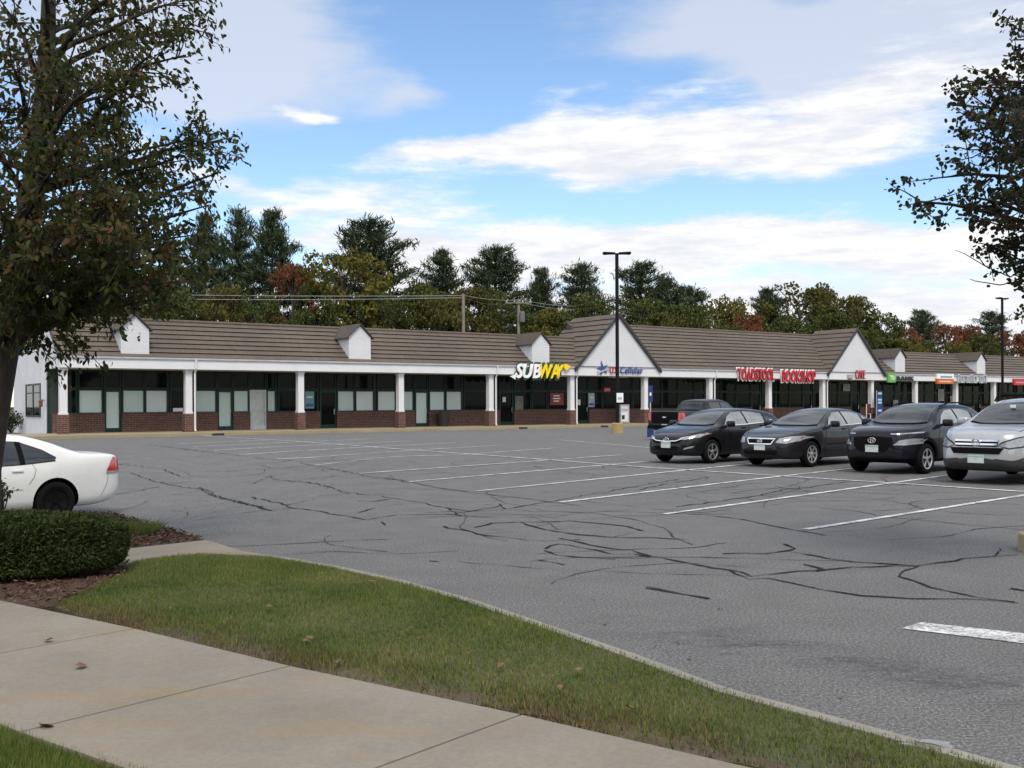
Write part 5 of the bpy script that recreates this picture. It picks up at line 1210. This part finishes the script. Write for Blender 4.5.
def pine_proto(seed, bare=.3, wide=.2, n_wh=15):
    """unit pine: straight trunk, whorls of up-swept boughs carrying needle tufts"""
    rnd = np.random.default_rng(seed); mb = MB(); mb.tube([(0,0,0),(.004,0,.5),(0,0,.98)], [.018,.011,.003], 8); LV = []
    for k in range(n_wh):
        z = bare+(0.97-bare)*(k/(n_wh-1))**.9; nb = rnd.integers(4, 7) if z < .9 else 4; a0 = rnd.uniform(0, 6.28)
        for q in range(nb):
            qz = (z-bare)/(1-bare); ln = wide*(1.08-.92*qz**1.55)*rnd.uniform(.4,1.2) if z > bare+.1 else wide*rnd.uniform(.35,.95)
            a = a0+6.28*q/nb+rnd.uniform(-.35,.35); up_ = rnd.uniform(.05,.32)+.35*((z-bare)/(1-bare)); b = np.array([0,0,z]); e = b+np.array([math.cos(a)*ln, math.sin(a)*ln, ln*up_])
            mb.tube([tuple(b), tuple((b+e)/2-np.array([0,0,.008])), tuple(e)], [.005,.0035,.0015], 4, cap=False)
            m = int(150*ln/.2)+16; t = rnd.uniform(.25,1.05,m)[:,None]; C = b*(1-t)+e*t+rnd.normal(size=(m,3))*np.array([.016,.016,.011])*(1.2-.3*t); ax = np.tile(unit(e-b)*.5+np.array([0,0,.55]), (m,1)); LV.append(leaf_quads(C, .036, .13, 0, .0, ax))
            LV.append(leaf_quads(C+rnd.normal(size=C.shape)*.008, .03, .16, 0, .0, ax))
    m = 40; LV.append(leaf_quads(np.array([0,0,.97])+rnd.normal(size=(m,3))*np.array([.008,.008,.018]), .03, .2, 0, 0, np.tile(np.array([0,0,.8]), (m,1))))
    return mb.mesh('trunk', M['bark_far'], True), np.concatenate(LV).reshape(-1,3)
PD = [decid_proto(11+k, 80+8*k, 85) for k in range(5)]; PP = [pine_proto(31, .40, .22, 13), pine_proto(32, .30, .26, 15), pine_proto(33, .25, .23, 14), pine_proto(34, .36, .2, 12)]
cache = {}
def far_tree(kind, px, top, wpx, mat, label, dist, v=0):
    name = 'pine_tree' if kind == 'p' else 'broadleaf_tree'; protos = PP if kind == 'p' else PD; tm, V = protos[v % len(protos)]
    key = (kind, v % len(protos), mat)
    if key not in cache: cache[key] = npmesh('crown', V, 4, M[mat])
    p = far(px, 404, dist); H = far(px, top, dist).z+.4; o = empty(name, (p.x, p.y, -.4), random.uniform(0, 6.28))
    span = V[:,0].max()-V[:,0].min(); w = wpx*dist/FPX/span*(1.55 if kind == 'p' else 1.12)
    o.scale = (w, w, H); tag(o, label, 'tree', 'pines behind the plaza' if kind == 'p' else 'leafy trees behind the plaza')
    link('trunk', tm, o); link('crown', cache[key], o); return o
Zb = lambda px: 52.8+.574*max(-4, bld(min(px,1010), 400, 2.5)[0])
TREES = [
 ('p',205,216,52,'pine','tall thin pine just right of the left tree crown',24,0), ('p',240,209,50,'pine','tall pine second from the left tree crown',26,3), ('p',273,212,64,'pine','open topped pine left of the rust red tree',22,0),
 ('p',172,240,60,'pine','pine half hidden behind the left tree crown',20,2),
 ('d',293,263,56,'leaf_red','rust red autumn tree between two pines',18,0), ('d',345,258,92,'leaf_yellow','yellow green tree in front of the broad pine',17,1), ('p',368,222,104,'pine','broad dark pine standing above the yellow green tree',24,1),
 ('p',443,250,62,'pine','pine above the bare utility pole',26,3), ('d',418,276,70,'leaf_green','green tree left of the bare utility pole',17,2), ('p',496,248,84,'pine','broad bushy pine above the transformer pole',25,1), ('d',468,288,60,'leaf_green','low green tree right of the bare utility pole',15,3),
 ('p',541,270,46,'pine','thin pine right of the transformer pole',27,0), ('p',582,264,66,'pine','conical pine above the double crossarm pole',24,2), ('d',545,309,70,'leaf_yellow','low yellowish tree below the thin pine',14,4), ('d',505,296,56,'leaf_green','green tree behind the transformer pole',15,1),
 ('p',641,263,72,'pine','bushy pine just right of the twin headed lamp',25,2), ('p',668,279,58,'pine','shorter pine second to the right of the lamp',23,1), ('p',690,287,60,'pine','third pine to the right of the lamp',27,2), ('d',640,300,70,'leaf_green','green tree below the pine beside the lamp',16,0),
 ('d',722,297,70,'leaf_yellow','yellow green rounded tree left of the large dark trees',20,2), ('d',748,318,52,'leaf_red','orange tinted low tree under the yellow green one',14,3), ('d',690,306,62,'leaf_green','green tree low over the bookshop roof',15,4),
 ('p',768,290,50,'pine','pine at the left of the large dark trees',26,1), ('d',800,290,84,'leaf_green','large dark green tree above the second gable',22,1), ('p',822,288,48,'pine','pine top rising out of the large dark trees',28,2), ('d',848,298,70,'leaf_green','dark green tree right of the second gable peak',21,0), ('p',858,297,40,'pine','thin pine behind the second gable',30,3), ('d',882,316,54,'leaf_green','green tree sloping down right of the second gable',18,2),
 ('p',923,311,42,'pine','lone round headed pine above the far roof',30,1), ('d',906,327,38,'leaf_red','reddish tree left of the lone pine',20,3), ('d',946,321,34,'leaf_red','red tree right of the lone pine',20,0), ('d',966,325,36,'leaf_red','second red tree right of the lone pine',22,4), ('p',992,312,48,'pine','pine behind the slender lamp post',28,2), ('d',1012,326,48,'leaf_red','dull red tree at the right edge over the roof',20,1), ('d',985,335,44,'leaf_green','low green tree by the slender lamp post',17,3), ('d',930,338,50,'leaf_green','low green tree under the lone pine',15,2), ('p',1050,300,60,'pine','pine at the right border behind the leaves',26,1),
 ('d',132,262,100,'leaf_green','green tree behind the left tree crown and the first dormer',18,2), ('d',78,268,90,'leaf_green','green tree far left behind the roof corner',20,0), ('p',20,235,70,'pine','pine far left behind the trunk',26,1), ('d',-30,280,110,'leaf_yellow','yellowish tree beyond the left border',22,3), ('p',105,228,60,'pine','pine behind the middle of the left tree crown',28,3),
 ('d',222,285,60,'leaf_green','green tree under the two tall pines',15,4), ('d',258,296,50,'leaf_green','low green tree left of the rust red tree',14,1), ('d',385,296,66,'leaf_green','low green tree right of the yellow green tree',14,0), ('d',315,292,50,'leaf_green','low green tree between the red and yellow trees',16,3), ('d',590,300,60,'leaf_green','green tree under the conical pine',15,2), ('d',440,300,60,'leaf_green','low green tree at the bare utility pole foot',13,4),
 ('d',775,318,64,'leaf_green','low green tree left of the second gable',14,1), ('d',830,318,60,'leaf_green','low green tree behind the second gable peak',14,3), ('d',865,330,50,'leaf_green','low dark tree under the thin pine',13,0), ('d',905,338,44,'leaf_yellow','low yellowish tree over the fourth dormer',14,4), ('d',960,343,40,'leaf_yellow','low yellow green tree over the far roof',13,2), ('d',665,312,56,'leaf_green','low green tree right of the first gable',13,0), ('d',725,322,60,'leaf_green','low green tree over the bookshop lettering',13,3), ('d',175,295,70,'leaf_green','low green tree behind the roof left of the tall pines',13,2), ('d',565,318,54,'leaf_green','low green tree just left of the first gable',13,1)]
for kd, px, top, w, mat, lb, dd, v in TREES:
    if kd == 'd': top += random.uniform(-9, 5)
    if mat == 'leaf_green' and random.random() < .38: mat = 'leaf_olive'
    far_tree(kd, px, top, w, mat, lb, Zb(px)+dd+6, v)

# ---- unseen trees added behind the viewer to darken reflections in cars and shop windows
VV = []
for k in range(34):
    tm, V = PD[k % 5]; ph = R(-178+k*5.3)+random.uniform(-.03,.03); d_ = random.uniform(34, 60)
    if math.sin(ph) > -.12: continue
    VV.append(V*np.array([17., 17., random.uniform(13, 19)])+np.array([math.cos(ph)*d_, math.sin(ph)*d_-4, -.4]))
tag(link('reflection_wood', npmesh('reflection_wood', np.concatenate(VV), 4, M['leaf_green'])), kind='stuff')

# ---- clipped hedge, small plants
def hedge(name, corner, ang, ln, dp, z0, z1, n, label):
    d1 = Vector((math.cos(ang), math.sin(ang), 0)); d2 = Vector((-d1.y, d1.x, 0)); x0, x1, y0, y1 = 0, ln, 0, dp; ctr = corner-d1*ln/2+d2*dp/2
    root = empty(name, (ctr.x, ctr.y, z0), ang); cx, cy = (x1-x0)/2, (y1-y0)/2; h = z1-z0
    tag(root, label, 'hedge')
    def surf(u, v_, w_):   # superellipsoid-ish box surface with bumps
        d = np.stack([u, v_, w_], 1); m = (np.abs(d)**5).sum(1)**.2; d = d/m[:,None]; return d
    d = rng.normal(size=(n,3)); d = d/np.abs(d).max(1)[:,None]; q = rng.uniform(-1, 1, size=(n,3)); k = rng.integers(0, 4, n)
    d = q.copy(); d[k == 0,2] = 1; d[k == 1,1] = -1; d[k == 2,0] = 1; d[(k == 3),2] = 1
    s = surf(d[:,0], d[:,1], d[:,2]); bmp = 1+.05*np.sin(s[:,0]*cx*6+1)*np.sin(s[:,1]*7+s[:,2]*5)+rng.normal(size=n)*.022
    C = np.stack([s[:,0]*(cx+.0)*(1+(bmp-1)*.25/cx*1.2), s[:,1]*cy*(1+(bmp-1)*.6), (s[:,2]*.5+.5)*h*bmp], 1); C[:,2] = np.maximum(C[:,2], .03)
    ax = s*np.array([.8,.8,1.0])+np.array([0,0,.25]); V = leaf_quads(C, .045, .26, 0, .1, ax*.7)
    C2 = C*np.array([.985,.93,.95]); V2 = leaf_quads(C2, .05, .35, 0, .1, ax*.5)
    mb = MB(); gx_, gy_ = 40, 12
    bm = bmesh.new(); bmesh.ops.create_cube(bm, size=2); bmesh.ops.subdivide_edges(bm, edges=bm.edges[:], cuts=9, use_grid_fill=True)
    for vv in bm.verts:
        c_ = np.array([vv.co[:]]); s_ = surf(c_[:,0], c_[:,1], c_[:,2])[0]; vv.co = (s_[0]*(cx-.07), s_[1]*(cy-.08), (s_[2]*.5+.5)*(h-.07)+.0)
    me = bpy.data.meshes.new('branches'); bm.to_mesh(me); bm.free(); me.materials.append(M['hedge_core']); link('branches', me, root)
    link('foliage', npmesh('foliage', np.concatenate([V, V2]).reshape(-1,3), 4, M['hedge']), root); return root
ha = at(122, 580, .1)
hedge('clipped_hedge', ha, R(17), 6.2, 1.05, .1, .63, 70000, 'clipped dark green hedge on the mulch in front of the white sedan')
def tuft_plant(name, p, n, h, r, mat, label, cat, wid=.02):
    root = empty(name, p); th = rng.uniform(0, 6.28, n); rr = r*np.sqrt(rng.random(n)); C = np.stack([np.cos(th)*rr, np.sin(th)*rr, np.zeros(n)], 1); lean = np.stack([np.cos(th)*rr*.8, np.sin(th)*rr*.8, h*rng.uniform(.5,1.1,n)], 1)+rng.normal(size=(n,3))*h*.12
    t2 = rng.uniform(0, 6.28, n); w = np.stack([np.cos(t2), np.sin(t2), np.zeros(n)], 1)*wid/2; lean[:,2] = np.abs(lean[:,2])
    link('blades', npmesh('blades', np.stack([C-w, C+w, C+lean], 1), 3, M[mat]), root); mb = MB(); mb.lathe([(r*.25,-.02),(r*.12,.06)], 8); mb.build('crown_base', M['mulch'], root); tag(root, label, cat); return root
tuft_plant('grass_tuft', at(131, 534, .11), 700, .17, .26, 'grass', 'bright green grass tuft at the end of the hedge on the mulch', 'grass tuft', .012)
def bush(name, p, h, r, mat, n_st, n_lf, ls, label):
    root = empty(name, p); mb = MB(); LV = []
    for k in range(n_st):
        a = random.uniform(0, 6.28); rr = r*random.uniform(.3,1); e = Vector((math.cos(a)*rr, math.sin(a)*rr, h*random.uniform(.55,1.05))); mid = e*.5+Vector((random.uniform(-.05,.05), random.uniform(-.05,.05), .08)); mb.tube([(0,0,0), mid, e], [.012,.008,.003], 5)
        m = n_lf; t_ = rng.uniform(.3,1.05,m)[:,None]; C = np.array(mid)[None]*(1-t_)+np.array(e)[None]*t_+rng.normal(size=(m,3))*r*.14; LV.append(leaf_quads(C, ls, .5, .05, .2))
    mb.build('stems', M['bark'], root, smooth=True); link('foliage', npmesh('foliage', np.concatenate(LV).reshape(-1,3), 4, M[mat]), root); tag(root, label, 'shrub'); return root
bush('small_shrub', at(2, 519, .1), .52, .22, 'leaf_l', 12, 26, .05, 'sparse reddish green young shrub at the left edge beside the white sedan')
q = at(16, 433.5, 0); bush('dark_shrub', (q.x-.3, q.y, 0), 1.15, 1.1, 'hedge', 26, 60, .16, 'dark rounded shrub against the white side wall of the plaza')
# dropped leaves, each by itself
leaf_me = MB().add([(-.04,0,0),(-.012,.022,.012),(.03,.026,.004),(.045,0,.012),(.026,-.024,.008),(-.014,-.02,.014),(0,0,-.0)], [(0,6,1),(1,6,2),(2,6,3),(3,6,4),(4,6,5),(5,6,0)]).mesh('dry_leaf', M['dryleaf'])
def leaf(px, py, z, s, label, group):
    o = link('dry_leaf', leaf_me); p = at(px, py, z) if z is not None else at(px, py); o.location = (p.x, p.y, p.z+.012); o.rotation_euler = (random.uniform(-.25,.25), random.uniform(-.25,.25), random.uniform(0,6.28)); o.scale = (s, s, s); tag(o, label, 'leaf', group)
leaf(48, 642, .112, 1.0, 'brown curled leaf on the concrete path, upper of two', None); leaf(81.5, 668, .112, 1.15, 'brown flat leaf on the concrete path, lower of two', None); leaf(45, 729, .10, 1.3, 'brown leaf at the verge edge by the path joint', None)
for x, y in ((596,660),(620,702),(655,648),(678,643),(594,601),(605,625),(756,643),(842,699),(570,646),(690,660),(720,610),(350,598),(470,560)):
    leaf(x, y, None, random.uniform(.35,.6), 'small dark leaf lying on the grey asphalt near the lawn', 'leaves scattered on the asphalt')
for x, y in ((225,580),(242,576),(310,640),(338,664),(372,583),(410,630),(421,640),(500,668),(306,642),(470,655),(560,690),(630,710),(580,672),(170,610),(270,608),(205,628)):
    leaf(x, y, .135, random.uniform(.5,.8), 'small tan leaf lying in the lawn grass', 'leaves scattered on the lawn')

# ================================================================== SKY, SUN, CAMERA
sun_dir = Vector((.12, -.60, .80)).normalized()
w = bpy.data.worlds.new('World'); scene.world = w; w.use_nodes = True; nt = w.node_tree; bg = nt.nodes['Background']
sky = nt.nodes.new('ShaderNodeTexSky'); sky.sky_type = 'NISHITA'; sky.sun_disc = False
sky.sun_elevation = math.asin(sun_dir.z); sky.sun_rotation = math.atan2(sun_dir.x, sun_dir.y); sky.air_density = 1.0; sky.dust_density = .4; sky.ozone_density = 2.2; sky.altitude = 50
tc = nt.nodes.new('ShaderNodeTexCoord').outputs['Generated']
sep = nt.nodes.new('ShaderNodeSeparateXYZ'); L(nt, tc, sep.inputs[0])
az = math_n(nt, 'ARCTAN2', sep.outputs['X'], sep.outputs['Y']); el = math_n(nt, 'ARCSINE', sep.outputs['Z'])
cm = nt.nodes.new('ShaderNodeCombineXYZ'); L(nt, az, cm.inputs['X']); L(nt, el, cm.inputs['Y'])
flat = cm.outputs[0]
wn = nt.nodes.new('ShaderNodeTexNoise'); wn.inputs['Scale'].default_value = 5; wn.inputs['Detail'].default_value = 5; L(nt, mapping(nt, flat, (1,2.2,1)), wn.inputs['Vector'])
wx = math_n(nt, 'MULTIPLY', math_n(nt, 'SUBTRACT', wn.outputs['Fac'], .5), .22)
wsp = nt.nodes.new('ShaderNodeSeparateColor'); L(nt, wn.outputs['Color'], wsp.inputs[0])
wy = math_n(nt, 'MULTIPLY', math_n(nt, 'SUBTRACT', wsp.outputs['Green'], .5), .10)
azw = math_n(nt, 'ADD', az, wx); elw = math_n(nt, 'ADD', el, wy)
def blobs(L_):
    tot = None
    for px, py, rx, ry, amp, tilt in L_:
        a0, e0 = math.atan((px-512)/FPX), math.atan((404-py)/FPX); sx, sy = rx/FPX, ry/FPX; ct, st = math.cos(tilt), math.sin(tilt)
        da = math_n(nt, 'SUBTRACT', azw, a0); de = math_n(nt, 'SUBTRACT', elw, e0)
        u_ = math_n(nt, 'ADD', math_n(nt, 'MULTIPLY', da, ct/sx), math_n(nt, 'MULTIPLY', de, st/sx)); v_ = math_n(nt, 'ADD', math_n(nt, 'MULTIPLY', da, -st/sy), math_n(nt, 'MULTIPLY', de, ct/sy))
        r2 = math_n(nt, 'ADD', math_n(nt, 'MULTIPLY', u_, u_), math_n(nt, 'MULTIPLY', v_, v_)); g_ = math_n(nt, 'MULTIPLY', math_n(nt, 'POWER', 2.718, math_n(nt, 'MULTIPLY', r2, -1.0)), amp)
        tot = g_ if tot is None else math_n(nt, 'ADD', tot, g_)
    return tot
bright = blobs([(585,138,150,38,1.0,.12),(700,150,170,30,.8,0),(460,152,110,20,.7,.1),(880,120,150,36,.9,.1),(310,205,110,16,.8,0),(240,180,90,10,.6,0),(620,248,200,24,1.0,.05),(430,262,120,34,.9,.12),(800,240,150,24,.9,.0),(930,258,150,24,1.0,0),(640,330,900,46,1.4,0),(316,112,34,9,.9,0),(330,236,110,14,.75,.05),(960,30,90,30,.5,0),(120,150,90,30,.6,0)])
grey = blobs([(250,20,130,60,1.0,-.2),(215,90,95,42,1.0,-.15),(800,40,230,48,.95,-.1),(930,70,150,60,.8,0),(640,55,100,18,.35,.2),(394,80,34,11,.6,0),(760,165,190,22,.5,0),(0,40,160,80,.7,0)])
tex = noise(nt, 7, 8, .66, mapping(nt, flat, (1,5.0,1), (0,0,R(-6)))); tex2 = noise(nt, 20, 6, .65, mapping(nt, flat, (1,4.5,1), (0,0,R(-6))))
tt = math_n(nt, 'ADD', math_n(nt, 'MULTIPLY', math_n(nt, 'SUBTRACT', tex, .5), 1.5), math_n(nt, 'MULTIPLY', math_n(nt, 'SUBTRACT', tex2, .5), .5))
def sstep(x, a, b):
    m = nt.nodes.new('ShaderNodeMapRange'); m.interpolation_type = 'SMOOTHSTEP'; L(nt, x, m.inputs['Value']); m.inputs['From Min'].default_value = a; m.inputs['From Max'].default_value = b; return m.outputs[0]
db = sstep(math_n(nt, 'ADD', bright, math_n(nt, 'MULTIPLY', tt, .85)), .28, .95)
dg_ = sstep(math_n(nt, 'ADD', grey, math_n(nt, 'MULTIPLY', tt, .45)), .22, .95)
# the rest of the sky dome: broken cloud above and behind
hi = sstep(el, .42, .60); back = sstep(math_n(nt, 'ABSOLUTE', az), .62, .85)
rest = math_n(nt, 'MAXIMUM', hi, back); nrest = noise(nt, 2.4, 6, .6, tc); drest = math_n(nt, 'MULTIPLY', rest, sstep(nrest, .36, .56))
veil = mixc(nt, sstep(el, .0, .34), (.62,.66,.70), (.0,.0,.0))
base = nt.nodes.new('ShaderNodeHueSaturation'); L(nt, sky.outputs[0], base.inputs['Color']); base.inputs['Saturation'].default_value = SKY_SAT; base.inputs['Value'].default_value = SKY_VAL
c = base.outputs[0]
K = CLOUD
def vcol(t, k): return tuple(x*k for x in t)
c = mixc(nt, math_n(nt, 'MULTIPLY', dg_, .68), c, vcol((.86,.88,.94), K*.98))
shade = mixc(nt, sstep(math_n(nt, 'ADD', math_n(nt, 'MULTIPLY', tex, .6), math_n(nt, 'MULTIPLY', tex2, .4)), .38, .64), vcol((.86,.89,.97), K), vcol((1.16,1.15,1.13), K))
c = mixc(nt, db, c, shade)
c = mixc(nt, drest, c, vcol((.88,.90,.94), K*1.5))
L(nt, c, bg.inputs['Color']); bg.inputs['Strength'].default_value = .1
sl = bpy.data.lights.new('sun', 'SUN'); sl.energy = SUN_E; sl.angle = R(18); sl.color = (1,.92,.79)
so = bpy.data.objects.new('sun', sl); col.objects.link(so); so.rotation_euler = (-sun_dir).to_track_quat('-Z', 'Y').to_euler(); so.location = (0,0,50)
cam = bpy.data.cameras.new('camera'); co = bpy.data.objects.new('camera', cam); col.objects.link(co)
co.location = (0,0,CAM_H); cam.sensor_width = 36; cam.lens = FPX/1024*36; cam.shift_y = (YC-384)/1024; cam.clip_end = 5000; cam.clip_start = .05
co.matrix_world = Matrix.Translation((0,0,CAM_H)) @ Matrix.Rotation(ROLL, 4, 'Y') @ Matrix.Rotation(math.pi/2, 4, 'X')
scene.camera = co
scene.view_settings.view_transform = 'Standard'; scene.view_settings.look = 'None'; scene.view_settings.exposure = EXPO; scene.view_settings.gamma = 1; scene.view_settings.use_curve_mapping = False
scene.render.engine = 'CYCLES'; scene.cycles.max_bounces = 6; scene.cycles.transparent_max_bounces = 4
